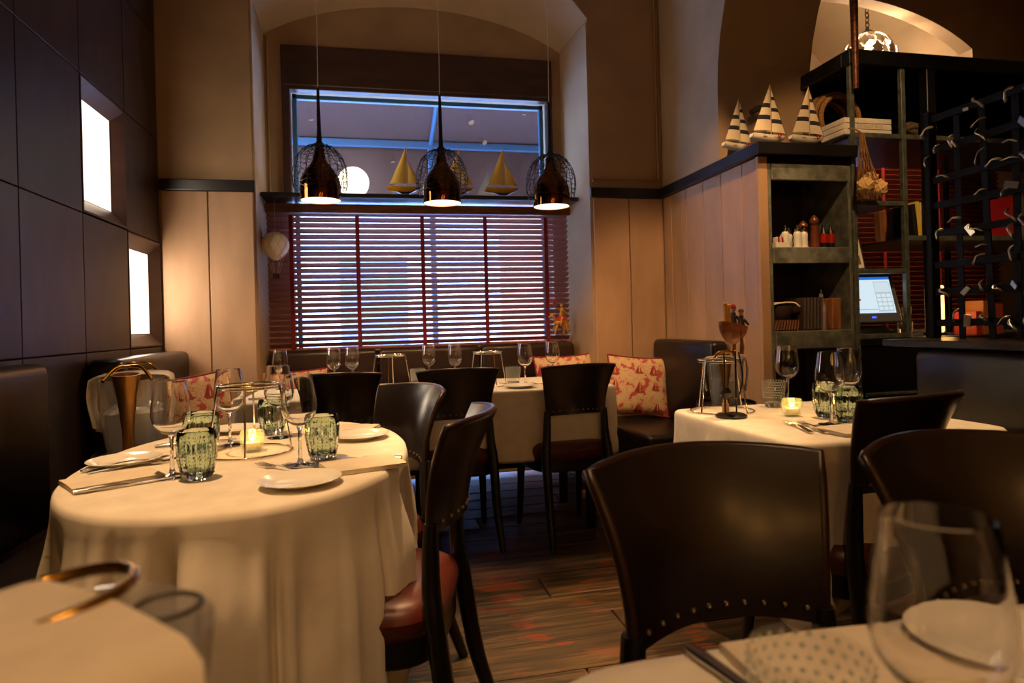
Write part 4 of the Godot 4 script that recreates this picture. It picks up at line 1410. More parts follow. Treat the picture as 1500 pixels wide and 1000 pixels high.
# ------------------------------------------------------------------ lamps
func make_pendant(where: Vector3, label: String, beam := 0.7) -> void:
	# where: middle of the opening at the bottom
	var t := thing("pendant_lamp", label, "pendant lamp", where, 0, "pendant lamps with wire cages")
	part("mirror_shade", lathe([Vector2(0.100, 0.0), Vector2(0.103, 0.03), Vector2(0.104, 0.07), Vector2(0.098, 0.11), Vector2(0.078, 0.15), Vector2(0.05, 0.185), Vector2(0.032, 0.215), Vector2(0.026, 0.25), Vector2(0.0235, 0.275), Vector2(0.0, 0.278)], 40), M.bronze_mirror, t, Transform3D.IDENTITY, "bronze mirrored glass bell")
	part("diffuser", lathe([Vector2(0, 0.003), Vector2(0.098, 0.003), Vector2(0.098, 0.009), Vector2(0, 0.009)], 40), M.lamp_glow, t, Transform3D.IDENTITY, "lit white opening")
	var cage := mb()
	var rp := func(v: float) -> Vector2:
		# dome of the cage from the crown down to the rim
		var a := v * 1.95
		return Vector2(0.026 + 0.113 * sin(minf(a, PI / 2 + 0.38)) , 0.285 - 0.165 * (1 - cos(a)))
	for k in 22:
		var pts := []
		for i in 15:
			var q: Vector2 = rp.call(i / 14.0)
			var th := TAU * k / 22.0 + 0.05 * sin(i * 0.9 + k)
			pts.append(Vector3(q.x * cos(th), q.y, q.x * sin(th)))
		a_tube(cage, pts, 0.0018, 4)
	for i in range(1, 13):
		var q: Vector2 = rp.call(i / 12.0)
		var c := circle(Vector3(0, q.y, 0), q.x, 44)
		for j in c.size():
			c[j] += Vector3(0, 0.006 * sin(j * 1.7 + i * 2.0), 0)
		a_tube(cage, c, 0.0017, 4, true)
	part("wire_cage", fin(cage), M.wire_black, t, Transform3D.IDENTITY, "black wire cage")
	part("stem", lathe([Vector2(0, 0.27), Vector2(0.03, 0.274), Vector2(0.026, 0.292), Vector2(0.014, 0.305), Vector2(0.011, 0.36), Vector2(0.0075, 0.56), Vector2(0.006, 0.585), Vector2(0, 0.585)], 20), M.wire_black, t)
	part("cord", tube([Vector3(0, 0.58, 0), Vector3(0.004, 0.9, 0.002), Vector3(-0.002, 1.3, 0), Vector3(0, TOP - where.y, 0)], 0.0022, 6), M.cord, t)
	var l := spot(where + Vector3(0, -0.004, 0), where + Vector3(0, -1, 0), WARM, beam, 70.0, 0.09, 0.5)
	l.name = "pendant_beam"

func make_lamps() -> void:
	make_pendant(Vector3(-0.245, 1.741, -3.45), "caged bronze pendant lamp in front of the white globe lamp")
	make_pendant(Vector3(0.384, 1.736, -3.45), "caged bronze pendant lamp in the middle of the row")
	make_pendant(Vector3(0.993, 1.726, -3.45), "caged bronze pendant lamp nearest the side wall")
	var back := [Vector3(-0.35, 1.85, 1.9), Vector3(0.55, 1.75, 2.0), Vector3(1.1, 1.95, 1.7), Vector3(0.2, 2.05, 3.0)]
	for k in 4:
		var q := thing("opal_globe_pendant", "opal globe pendant behind the viewer, %s" % ["by the dark panels", "above the aisle", "by the bar", "furthest back"][k], "pendant lamp", back[k], 0, "opal globe pendants behind the viewer")
		part("globe", ball(0.11, 24), glow(Color(1.0, 0.70, 0.36), 9.0), q)
		part("cord", tube([Vector3(0, 0.1, 0), Vector3(0, TOP - back[k].y, 0)], 0.003, 6), M.wire_black, q)
		omni(back[k], Color(1.0, 0.76, 0.48), 0.09, 0.1)
	var g := thing("globe_lamp", "white glowing globe lamp on the window shelf", "lamp", Vector3(-0.097, 1.925, -4.27))
	part("globe", ball(0.1, 32), M.globe_glow, g, tf(Vector3(0, 0.095, 0)))
	part("foot", lathe([Vector2(0, 0), Vector2(0.05, 0), Vector2(0.05, 0.008), Vector2(0, 0.008)], 24), M.black_rail, g)
	omni(Vector3(-0.097, 2.02, -4.27), Color(1.0, 0.92, 0.8), 0.12, 0.09)

# ------------------------------------------------------------------ decorations
func hull_mesh(length: float, beam: float, deep: float) -> ArrayMesh:
	# boat hull along x, deck at y = 0, bow at +x
	var f := func(u: float, v: float) -> Vector3:
		var x := u * 2 - 1
		var w := pow(maxf(0.0, 1 - pow(maxf(x, 0.0), 2.2)), 0.9) * (1.0 if x > 0 else 1 - 0.35 * x * x)
		var a := PI * v
		var sheer := 0.10 * x * x * deep * 2.0
		return Vector3(x * length * 0.5 * (1.0 - 0.10 * sin(a) * signf(x) * absf(x)), sheer - sin(a) * deep * (0.35 + 0.65 * w), cos(a) * beam * 0.5 * w)
	var st := mb()
	var nu := 18
	var nv := 10
	st.set_smooth_group(1)
	for i in nu:
		for j in nv:
			var a: Vector3 = f.call(float(i) / nu, float(j) / nv)
			var b: Vector3 = f.call(float(i) / nu, float(j + 1) / nv)
			var c: Vector3 = f.call(float(i + 1) / nu, float(j + 1) / nv)
			var d: Vector3 = f.call(float(i + 1) / nu, float(j) / nv)
			quad(st, a, b, c, d)
	st.set_smooth_group(-1)
	for i in nu:
		quad(st, f.call(float(i) / nu, 0.0), f.call(float(i + 1) / nu, 0.0), f.call(float(i + 1) / nu, 1.0), f.call(float(i) / nu, 1.0))
	quad(st, f.call(0.0, 0.0), f.call(0.0, 1.0), f.call(0.0, 0.7), f.call(0.0, 0.3))
	return fin(st)

func sail_strip(foot0: Vector3, foot1: Vector3, head: Vector3, t0: float, t1: float, belly: Vector3) -> ArrayMesh:
	# the band of a triangular sail between heights t0 and t1
	var f := func(u: float, v: float) -> Vector3:
		var t := lerpf(t0, t1, v)
		var a := foot0.lerp(head, t)
		var b := foot1.lerp(head, t)
		return a.lerp(b, u) + belly * (4.0 * u * (1 - u)) * (1 - t) * (0.4 + t)
	return sheet(f, 8, 3, 0.0014)

func make_sailboat(label: String, where: Vector3, turn: float, h: float, yellow: bool, group: String) -> void:
	var t := thing("model_sailboat", label, "model boat", where, turn, group)
	var L := h * 0.64
	var y0 := h * 0.21
	part("hull", hull_mesh(L, L * 0.26, h * 0.10), M.hull_yellow if yellow else M.hull_white, t, tf(Vector3(0, y0, 0)))
	if yellow:
		part("keel", prism([Vector2(-L * 0.36, y0 - h * 0.055), Vector2(L * 0.34, y0 - h * 0.055), Vector2(L * 0.1, y0 - h * 0.135), Vector2(-L * 0.1, y0 - h * 0.135)], L * 0.1), M.hull_black, t)
	else:
		part("deck_rail", tube([Vector3(-L * 0.42, y0 + h * 0.035, 0), Vector3(0, y0 + h * 0.03, L * 0.1), Vector3(L * 0.45, y0 + h * 0.05, 0)], 0.0016, 6), M.ink, t)
		part("life_ring", tube(circle(Vector3(L * 0.2, y0 - h * 0.005, L * 0.125), h * 0.024, 16, Vector3.RIGHT, Vector3.UP), h * 0.008, 6, true), M.red_hat, t)
		for s in [-0.22, 0.1]:
			part("name_stroke", box(Vector3(L * 0.11, h * 0.008, 0.001), 0.0, tf(Vector3(L * s, y0 - h * 0.03, L * 0.122))), M.ink, t)
	part("stand_foot", box(Vector3(L * 0.5, 0.006, L * 0.2), 0.002, tf(Vector3(0, 0.003, 0))), M.mast if yellow else M.black_wood, t)
	for s in [-0.16, 0.16]:
		part("stand_peg", tube([Vector3(L * s, 0.004, 0), Vector3(L * s, y0 - h * 0.085, 0)], 0.003, 6), M.mast if yellow else M.black_wood, t)
	part("mast", tube([Vector3(L * 0.06, y0, 0), Vector3(L * 0.06, h, 0)], [0.0032, 0.0018], 6), M.mast, t)
	part("boom", tube([Vector3(L * 0.06, y0 + h * 0.075, 0), Vector3(-L * 0.46, y0 + h * 0.06, 0)], 0.0022, 6), M.mast, t)
	var m0 := Vector3(-L * 0.45, y0 + h * 0.07, 0)
	var m1 := Vector3(L * 0.045, y0 + h * 0.085, 0)
	var mh := Vector3(L * 0.045, h * 0.985, 0)
	var j0 := Vector3(L * 0.085, y0 + h * 0.07, 0)
	var j1 := Vector3(L * 0.47, y0 + h * 0.06, 0)
	var jh := Vector3(L * 0.085, h * 0.93, 0)
	if yellow:
		part("mainsail", sail_strip(m0, m1, mh, 0, 0.995, Vector3(0, 0, 0.018)), M.sail_yellow, t)
		part("jib", sail_strip(j0, j1, Vector3(L * 0.085, h * 0.72, 0), 0, 0.995, Vector3(0, 0, 0.012)), M.sail_yellow, t)
	else:
		var cuts := [0.0, 0.24, 0.34, 0.5, 0.6, 0.995]
		for k in 5:
			part("sail_panel", sail_strip(m0, m1, mh, cuts[k], cuts[k + 1], Vector3(0, 0, 0.014)), M.sail_navy if k % 2 == 1 else M.sail_white, t)
		cuts = [0.0, 0.2, 0.3, 0.47, 0.56, 0.74, 0.82, 0.995]
		for k in 7:
			part("sail_panel", sail_strip(j0, j1, jh, cuts[k], cuts[k + 1], Vector3(0, 0, 0.012)), M.sail_navy if k % 2 == 1 else M.sail_white, t)
	part("rigging", tube([Vector3(L * 0.06, h, 0), Vector3(L * 0.5, y0 + h * 0.03, 0)], 0.0008, 4), M.ink, t)
	part("rigging", tube([Vector3(L * 0.06, h, 0), Vector3(-L * 0.48, y0 + h * 0.03, 0)], 0.0008, 4), M.ink, t)

func figure_mesh(joints: Array) -> ArrayMesh:
	# a small carved figure: tapered limbs [a, b, ra, rb] and knobs, closed into one mesh
	var st := mb()
	for j in joints:
		var a: Vector3 = j[0]
		var b: Vector3 = j[1]
		var pts := []
		var rr := []
		var d := (b - a).normalized()
		for k in 3:
			pts.append(a - d * j[2] * cos(PI / 2 * (k + 0.15) / 3.0))
			rr.append(j[2] * sin(PI / 2 * (k + 0.15) / 3.0))
		pts.append(a)
		rr.append(j[2])
		pts.append(b)
		rr.append(j[3])
		for k in 3:
			pts.append(b + d * j[3] * sin(PI / 2 * (k + 1 - 0.15) / 3.0))
			rr.append(j[3] * cos(PI / 2 * (k + 1 - 0.15) / 3.0))
		a_tube(st, pts, rr, 10)
	return fin(st)

func make_decor() -> void:
	var gy := "yellow model sailboats on the window shelf"
	var gs := "striped model sailboats on the bar ledge"
	make_sailboat("yellow model sailboat on the window shelf, left of the middle pendant", Vector3(0.235, 1.925, -4.28), 0.0, 0.345, true, gy)
	make_sailboat("yellow model sailboat half hidden behind the middle pendant lamp", Vector3(0.585, 1.925, -4.28), 0.0, 0.34, true, gy)
	make_sailboat("yellow model sailboat standing free on the window shelf, right of the middle pendant", Vector3(0.89, 1.925, -4.28), 0.0, 0.355, true, gy)
	make_sailboat("navy and white striped sailboat nearest the corner, smallest of the three", Vector3(1.985, 1.956, -3.17), 0.25, 0.33, false, gs)
	make_sailboat("navy and white striped sailboat in the middle of the ledge", Vector3(2.06, 1.956, -3.0), 0.12, 0.345, false, gs)
	make_sailboat("navy and white striped sailboat beside the bar rack", Vector3(2.29, 1.956, -3.0), 0.12, 0.345, false, gs)
	# hot-air balloon hung in the recess
	var b := thing("balloon_ornament", "small cream hot air balloon ornament hanging at the edge of the blind", "ornament", Vector3(-0.575, 1.60, -4.2))
	part("envelope", lathe([Vector2(0.012, -0.088), Vector2(0.03, -0.075), Vector2(0.06, -0.045), Vector2(0.078, -0.008), Vector2(0.081, 0.015), Vector2(0.072, 0.048), Vector2(0.05, 0.072), Vector2(0.022, 0.085), Vector2(0, 0.088)], 32), M.paper, b)
	var net := mb()
	for k in 10:
		for s in [-1.0, 1.0]:
			var pts := []
			for i in 9:
				var v := i / 8.0
				var a: float = TAU * k / 10.0 + s * v * 1.3
				var r := 0.082 * sin(lerpf(0.4, PI - 0.25, v)) + 0.001
				pts.append(Vector3(r * cos(a), 0.085 * cos(lerpf(0.4, PI - 0.25, v)) + 0.004, r * sin(a)))
			a_tube(net, pts, 0.0012, 4)
	part("net", fin(net), M.yellow_wood, b)
	part("basket", box(Vector3(0.036, 0.03, 0.036), 0.004, tf(Vector3(0, -0.185, 0))), M.basket, b)
	for k in 6:
		var a := TAU * k / 6.0
		part("rope", tube([Vector3(cos(a) * 0.045, -0.065, sin(a) * 0.045), Vector3(cos(a) * 0.018, -0.172, sin(a) * 0.018)], 0.001, 4), M.paper, b)
	part("hanging_thread", tube([Vector3(0, 0.086, 0), Vector3(0, 0.3, 0)], 0.0008, 4), M.paper, b)
	# tin rider on a wire stand beside the window
	var r := thing("rider_figurine", "small red and gold horse rider figurine beside the window", "figurine", Vector3(1.275, 0.946, -4.26))
	part("horse", figure_mesh([[Vector3(-0.035, 0.13, 0), Vector3(0.03, 0.145, 0), 0.022, 0.02], [Vector3(-0.038, 0.14, 0), Vector3(-0.062, 0.185, 0), 0.016, 0.01], [Vector3(-0.062, 0.19, 0), Vector3(-0.085, 0.172, 0), 0.011, 0.007], [Vector3(0.028, 0.135, 0.008), Vector3(0.045, 0.06, 0.008), 0.012, 0.005], [Vector3(0.02, 0.13, -0.008), Vector3(0.02, 0.05, -0.008), 0.012, 0.005], [Vector3(-0.03, 0.12, 0.008), Vector3(-0.05, 0.06, 0.008), 0.011, 0.005], [Vector3(-0.035, 0.12, -0.008), Vector3(-0.062, 0.075, -0.008), 0.011, 0.005], [Vector3(0.045, 0.14, 0), Vector3(0.065, 0.08, 0), 0.008, 0.004]]), M.gold_paint, r)
	part("saddle_cloth", figure_mesh([[Vector3(-0.015, 0.155, 0), Vector3(0.022, 0.155, 0), 0.024, 0.022]]), M.red_hat, r)
	part("rider", figure_mesh([[Vector3(0, 0.165, 0), Vector3(0.005, 0.225, 0), 0.014, 0.012], [Vector3(0.005, 0.248, 0), Vector3(0.005, 0.252, 0), 0.012, 0.011], [Vector3(0.006, 0.22, 0.01), Vector3(0.05, 0.185, 0.012), 0.007, 0.004], [Vector3(0.0, 0.22, -0.01), Vector3(-0.035, 0.235, -0.01), 0.007, 0.004], [Vector3(0, 0.165, 0.018), Vector3(-0.012, 0.11, 0.024), 0.009, 0.005]]), M.gold_paint, r)
	part("pennant", prism([Vector2(-0.035, 0.235), Vector2(-0.032, 0.305), Vector2(-0.05, 0.285), Vector2(-0.062, 0.31), Vector2(-0.06, 0.26), Vector2(-0.038, 0.25)], 0.003), M.red_hat, r)
	part("stand_wire", tube([Vector3(0.0, 0.0, 0), Vector3(0.0, 0.125, 0)], 0.003, 6), M.wire_black, r)
	part("stand_base", lathe([Vector2(0, -0.001), Vector2(0.035, -0.001), Vector2(0.035, 0.006), Vector2(0, 0.008)], 20), M.wire_black, r)
	# rocking boat centrepiece on the square table
	var c := thing("boat_centrepiece", "carved wooden boat with small figures balanced on a black wire stand", "ornament", Vector3(1.157, 0.751, -1.932), 0.35)
	part("base", lathe([Vector2(0, 0), Vector2(0.05, 0), Vector2(0.052, 0.006), Vector2(0.04, 0.013), Vector2(0, 0.015)], 28), M.wire_black, c)
	for s in [-1.0, 1.0]:
		part("upright", tube([Vector3(s * 0.028, 0.012, 0), Vector3(s * 0.028, 0.215, 0)], 0.003, 8), M.wire_black, c)
	part("crossbar", tube([Vector3(-0.03, 0.215, 0), Vector3(0.03, 0.215, 0)], 0.003, 8), M.brass, c)
	part("hull", lathe([Vector2(0, -0.062), Vector2(0.35, -0.058), Vector2(0.7, -0.04), Vector2(0.92, -0.018), Vector2(1.0, 0.004), Vector2(0.95, 0.004), Vector2(0.8, -0.02), Vector2(0, -0.03)], 28, 2.0, 0.064, 0.034), M.boat_wood, c, tf(Vector3(0.022, 0.303, 0), Vector3(0, 0, -0.2)))
	part("pivot", tube([Vector3(0.015, 0.21, 0), Vector3(0.02, 0.25, 0)], 0.004, 6), M.brass, c)
	part("pendulum", tube(curve([Vector3(0.03, 0.215, 0.012), Vector3(0.048, 0.13, 0.012), Vector3(0.02, 0.065, 0.012), Vector3(-0.03, 0.075, 0.012)], 8), 0.0026, 6), M.wire_black, c)
	part("weight", lathe([Vector2(0, -0.02), Vector2(0.012, -0.017), Vector2(0.02, 0), Vector2(0.012, 0.017), Vector2(0, 0.02)], 16), M.wire_black, c, tf(Vector3(-0.04, 0.085, 0.012)))
	part("cork", lathe([Vector2(0, 0.014), Vector2(0.011, 0.014), Vector2(0.011, 0.045), Vector2(0.007, 0.047), Vector2(0.007, 0.056), Vector2(0, 0.056)], 14), M.cork, c, tf(Vector3(-0.012, 0, -0.012)))
	for k in 2:
		part("plank_bundle", box(Vector3(0.012, 0.072, 0.014), 0.003, tf(Vector3(-0.018 + k * 0.012, 0.345 - k * 0.006, 0.004), Vector3(0, 0, 0.1))), M.yellow_wood, c)
	part("oar", tube([Vector3(0.025, 0.325, 0.028), Vector3(0.02, 0.27, 0.034), Vector3(0.018, 0.235, 0.036), Vector3(0.016, 0.21, 0.036)], [0.0028, 0.0028, 0.008, 0.007], 8), M.boat_wood, c)
	part("oar", tube([Vector3(0.06, 0.30, -0.03), Vector3(0.068, 0.25, -0.036), Vector3(0.07, 0.22, -0.036)], [0.0028, 0.006, 0.007], 8), M.boat_wood, c)
	for k in 2:
		var x := 0.022 + 0.04 * k
		var y := 0.312 - 0.012 * k
		var fg := part("sailor", figure_mesh([[Vector3(0, 0, 0), Vector3(0.002, 0.03, 0), 0.013, 0.009], [Vector3(0.004, 0.022, 0.01), Vector3(0.02, 0.006, 0.014), 0.005, 0.004], [Vector3(0.004, 0.022, -0.01), Vector3(0.02, 0.006, -0.014), 0.005, 0.004]]), M.blue_paint, c, tf(Vector3(x, y, 0)))
		part("head", ball(0.0085, 12, 1.2), M.skin_paint, fg, tf(Vector3(0.002, 0.045, 0)))
		if k == 0:
			part("cap", lathe([Vector2(0.0105, 0.05), Vector2(0.0095, 0.056), Vector2(0.006, 0.063), Vector2(0, 0.065)], 14), M.red_hat, fg, tf(Vector3(0.002, -0.001, 0)))
		else:
			part("cap", lathe([Vector2(0.0100, 0.05), Vector2(0.0085, 0.056), Vector2(0.004, 0.06), Vector2(0, 0.061)], 14), M.menu, fg, tf(Vector3(0.002, -0.001, 0)))
	# pipes on the walls
	var cp := thing("conduit_pipe", "plaster coloured conduit running down the corner and along the black rail", "pipe", Vector3.ZERO)
	part("pipe", tube(curve([Vector3(1.895, 3.74, -3.985), Vector3(1.895, 2.6, -3.985), Vector3(1.895, 2.06, -3.985), Vector3(1.88, 2.02, -3.985), Vector3(1.84, 2.005, -3.985), Vector3(1.43, 2.005, -3.985)], 6), 0.0085, 8), M.painted_pipe, cp)
	for y in [2.2, 2.8, 3.3]:
		part("clip", lathe([Vector2(0.0115, -0.006), Vector2(0.0115, 0.006)], 12), M.painted_pipe, cp, tf(Vector3(1.895, y, -3.985)))
	solo("recess_pipe", tube([Vector3(-0.632, 1.93, -4.43), Vector3(-0.632, 3.0, -4.43)], 0.009, 8), M.painted_pipe, "thin plaster coloured pipe in the corner of the window recess", "pipe")
	var bp := thing("bent_pipe", "grey bent pipe standing behind the striped sailboats", "pipe", Vector3(2.16, 1.956, -3.2))
	part("pipe", tube(curve([Vector3(0.04, 0, 0), Vector3(0.04, 0.22, 0), Vector3(0.025, 0.275, 0), Vector3(-0.02, 0.29, 0), Vector3(-0.07, 0.262, 0)], 6), 0.018, 12), M.grey_pipe, bp)
	part("collar", lathe([Vector2(0.023, 0.0), Vector2(0.023, 0.02)], 16), M.grey_pipe, bp, tf(Vector3(0.04, 0.17, 0)))

func make_cushions() -> void:
	make_cushion(Vector3(-0.89, 0.66, -3.46), 0.42, 0.42, Vector3(-0.22, 0.40, 0.10), "printed cushion in the corner below the lower light box")
	make_cushion(Vector3(-0.47, 0.64, -4.07), 0.40, 0.40, Vector3(-0.25, 0.05, 0.02), "printed cushion at the left end of the window bench")
	make_cushion(Vector3(1.23, 0.67, -4.04), 0.40, 0.40, Vector3(-0.25, -0.05, 0.03), "printed cushion at the right end of the window bench, behind a glass")
	make_cushion(Vector3(1.64, 0.665, -3.82), 0.40, 0.38, Vector3(-0.20, -0.15, -0.09), "printed cushion in the corner of the cream boarded walls")

func make_buckets() -> void:
	make_bucket("clear wine bucket with brass horns, behind the oval table", Vector3(-0.815, 0.66, -2.46), 1.78, 1.25, "pale napkin draped over the bucket behind the oval table", "black stand under the bucket behind the oval table", 0.085)
	make_bucket("clear wine bucket behind the square table, beside the cream boards", Vector3(1.545, 0.69, -2.62), 1.03, 0.95, "pale napkin draped over the bucket behind the square table", "black stand under the bucket behind the square table", 0.10)
	make_bucket("blurred clear wine bucket at the lower left corner, nearest the viewer", Vector3(-0.219, 0.70, -0.341), 0.81, 1.0, "pale napkin draped over the nearest wine bucket", "black stand under the nearest wine bucket", 0.095, true)

# ------------------------------------------------------------------ the bar
func bottle(called: String, label: String, where: Vector3, prof: Array, m: Material, cap: Array, cm: Material, group: String) -> void:
	var t := thing(called, label, "bottle", where, 0, group)
	part("body", lathe(prof, 20), m, t)
	part("cap", lathe(cap, 16), cm, t)

func book(where: Vector3, w: float, h: float, d: float, lean: float, c: Color, label: String, turn := 0.0) -> void:
	var t := thing("book", label, "book", where, turn, "books on the bar rack")
	t.rotation = Vector3(0, turn, lean)
	var m := mat(c, 0.55)
	part("cover", box(Vector3(0.003, h, d), 0.001, tf(Vector3(-w * 0.5 + 0.0015, h * 0.5, 0))), m, t)
	part("cover", box(Vector3(0.003, h, d), 0.001, tf(Vector3(w * 0.5 - 0.0015, h * 0.5, 0))), m, t)
	part("spine", box(Vector3(w, h, 0.003), 0.001, tf(Vector3(0, h * 0.5, d * 0.5))), m, t)
	part("pages", box(Vector3(w - 0.006, h - 0.008, d - 0.008), 0.001, tf(Vector3(0, h * 0.5, 0))), M.paper, t)

func make_bar() -> void:
	# ---- shelf unit between the boarded wall and the rack
	var u := thing("metal_shelf_unit", "grey green metal shelf unit beside the cream boarded wall", "shelf unit", Vector3(0, 0, -2.9))
	part("side_panel", span(Vector3(1.977, 0, -0.38), Vector3(1.995, 1.86, 0.0), 0.003), M.shelf_metal, u)
	part("side_panel", span(Vector3(2.445, 0, -0.38), Vector3(2.463, 1.86, 0.0), 0.003), M.shelf_metal, u)
	part("back_panel", span(Vector3(1.99, 0, -0.38), Vector3(2.45, 1.86, -0.37), 0.001), M.menu, u)
	part("top_board", span(Vector3(1.977, 1.86, -0.38), Vector3(2.463, 1.892, 0.0), 0.003), M.black_rail, u)
	for y in [[1.774, 1.858], [1.349, 1.433], [0.911, 1.005], [0.44, 0.52]]:
		part("fascia", span(Vector3(1.996, y[0], -0.012), Vector3(2.444, y[1], 0.006), 0.004), M.shelf_metal, u)
		if y[0] < 1.7:
			part("shelf_board", span(Vector3(1.996, y[1] - 0.02, -0.37), Vector3(2.444, y[1] - 0.001, -0.012), 0.002), M.shelf_metal, u)
	setting("trim_4", span(Vector3(RIGHT - 0.032, 1.892, -2.915), Vector3(2.47, 1.955, -2.85), 0.004), M.black_rail, "black rail over the metal shelf unit")
	solo("boat_ledge", span(Vector3(RIGHT + 0.03, 1.9, -3.27), Vector3(2.46, 1.953, -2.916), 0.002), M.black_rail, "black ledge under the striped sailboats", "ledge")
	# first bay
	var y1 := 1.433
	var z1 := -2.98
	bottle("sauce_bottle", "small green sauce bottle with a red cap on the metal shelf", Vector3(2.03, y1, z1), [Vector2(0, 0), Vector2(0.014, 0), Vector2(0.015, 0.05), Vector2(0.007, 0.07), Vector2(0.006, 0.09), Vector2(0, 0.09)], mat(srgb(40, 90, 40), 0.25), [Vector2(0.008, 0.088), Vector2(0.008, 0.11), Vector2(0, 0.111)], M.red_hat, "bottles on the metal shelf")
	var sb := thing("sachet_box", "white box of sugar sachets on the metal shelf", "box", Vector3(2.075, y1, z1 + 0.02))
	part("tray", lathe([Vector2(0, 0), Vector2(0.95, 0), Vector2(1.0, 0.004), Vector2(1.0, 0.03), Vector2(0.94, 0.03), Vector2(0.92, 0.008), Vector2(0, 0.006)], 24, 8.0, 0.034, 0.024), M.ceramic, sb)
	for k in 5:
		part("sachet", box(Vector3(0.004, 0.05, 0.036), 0.001, tf(Vector3(-0.022 + k * 0.011, 0.034, 0), Vector3(0, 0, 0.08))), M.paper if k % 2 == 0 else M.red_hat, sb)
	var gl := ["first", "second", "third", "fourth", "fifth"]
	for k in 5:
		var g := thing("salt_grinder", "pale ribbed salt grinder, %s from the sachet box" % gl[k], "grinder", Vector3(2.125 + [0.0, 0.035, 0.065, 0.11, 0.085][k], y1, z1 + [0.0, -0.06, 0.01, 0.0, -0.09][k]), 0, "salt grinders on the metal shelf")
		part("body", lathe([Vector2(0, 0), Vector2(0.022, 0), Vector2(0.022, 0.012), Vector2(0.018, 0.02), Vector2(0.021, 0.04), Vector2(0.018, 0.06), Vector2(0.021, 0.078), Vector2(0.014, 0.09), Vector2(0, 0.09)], 20), M.ceramic, g)
		part("cap", lathe([Vector2(0.013, 0.09), Vector2(0.017, 0.098), Vector2(0.016, 0.11), Vector2(0.008, 0.116), Vector2(0.007, 0.124), Vector2(0, 0.126)], 16), M.steel, g)
	for k in 2:
		var g := thing("pepper_mill", ["taller dark wooden pepper mill on the metal shelf", "shorter dark wooden pepper mill on the metal shelf"][k], "pepper mill", Vector3(2.30 - 0.045 * k, y1, z1 - 0.03 * k), 0, "pepper mills on the metal shelf")
		var s: float = [1.0, 0.86][k]
		part("body", lathe([Vector2(0, 0), Vector2(0.026, 0), Vector2(0.027, 0.02), Vector2(0.019, 0.045), Vector2(0.023, 0.075), Vector2(0.018, 0.11), Vector2(0.022, 0.125), Vector2(0, 0.125)].map(func(v): return v * Vector2(1, s)), 20), M.mill_wood, g)
		part("knob", lathe([Vector2(0.012, 0.125), Vector2(0.023, 0.137), Vector2(0.023, 0.155), Vector2(0.012, 0.17), Vector2(0.006, 0.178), Vector2(0, 0.18)].map(func(v): return v * Vector2(1, s)), 20), M.mill_wood, g)
	for k in 2:
		bottle("oil_bottle", ["dark bottle with a red label beside the pepper mills", "dark bottle with a red label nearest the rack post"][k], Vector3(2.348 + k * 0.042, y1, z1 + 0.01), [Vector2(0, 0), Vector2(0.018, 0), Vector2(0.019, 0.025), Vector2(0.019, 0.085), Vector2(0.008, 0.105), Vector2(0.007, 0.125), Vector2(0, 0.125)], M.plastic_black, [Vector2(0.0205, 0.03), Vector2(0.0205, 0.078)], M.bottle_red, "bottles on the metal shelf")
	# second bay
	var y2 := 1.005
	var bk := thing("woven_basket", "low brown woven basket on the middle metal shelf", "basket", Vector3(2.075, y2, -2.975))
	part("weave", lathe([Vector2(0, 0), Vector2(0.96, 0), Vector2(1.0, 0.006), Vector2(1.0, 0.058), Vector2(0.93, 0.058), Vector2(0.92, 0.012), Vector2(0, 0.01)], 32, 8.0, 0.072, 0.06), M.basket, bk)
	for k in 9:
		part("strand", tube([Vector3(-0.07 + k * 0.0165, 0.006, 0.0605), Vector3(-0.055 + k * 0.0155, 0.054, 0.0605)], 0.0028, 5), M.tan_board, bk)
	var bo := thing("dark_bowl", "dark bowl on the basket, covered with a pale napkin", "bowl", Vector3(2.09, y2 + 0.06, -3.0))
	part("bowl", lathe([Vector2(0, 0), Vector2(0.05, 0), Vector2(0.066, 0.03), Vector2(0.07, 0.07), Vector2(0.066, 0.07), Vector2(0.05, 0.01), Vector2(0, 0.008)], 24), M.menu, bo)
	var cl := func(a: float, b: float) -> Vector3:
		var x := lerpf(-0.075, 0.085, a)
		var z := lerpf(0.06, -0.06, b)
		return Vector3(x, 0.082 + 0.012 * sin(a * 3.0) - 0.35 * maxf(0.0, x - 0.06) * 1.8, z)
	solo("bowl_napkin", sheet(cl, 12, 6, 0.006), M.napkin, "pale napkin lying on the dark bowl on the middle metal shelf", "napkin", Vector3(2.09, y2 + 0.055, -3.0))
	for k in 6:
		var mn := thing("menu_folder", "dark brown menu folder, %s of the upright row on the metal shelf" % ["first", "second", "third", "fourth", "fifth", "sixth"][k], "menu", Vector3(2.19 + k * 0.02, y2, -3.03), 0.0, "upright menu folders")
		mn.rotation = Vector3(0, 0, -0.04)
		part("cover", box(Vector3(0.014, 0.17, 0.2), 0.003, tf(Vector3(0, 0.086, 0))), M.menu, mn)
		part("pages", box(Vector3(0.006, 0.16, 0.006), 0.001, tf(Vector3(0, 0.086, 0.1))), M.ink, mn)
	var tb := thing("glass_bottle", "tall clear bottle in front of the menu folders", "bottle", Vector3(2.318, y2, -2.965))
	part("body", lathe([Vector2(0, 0), Vector2(0.022, 0), Vector2(0.023, 0.01), Vector2(0.023, 0.12), Vector2(0.011, 0.15), Vector2(0.0105, 0.19)], 24), M.acrylic, tb)
	part("oil", lathe([Vector2(0, 0.004), Vector2(0.02, 0.004), Vector2(0.02, 0.095), Vector2(0, 0.095)], 20), M.bottle_amber, tb)
	part("pourer", lathe([Vector2(0, 0.185), Vector2(0.009, 0.185), Vector2(0.008, 0.2), Vector2(0.004, 0.212), Vector2(0, 0.212)], 14), M.steel, tb)
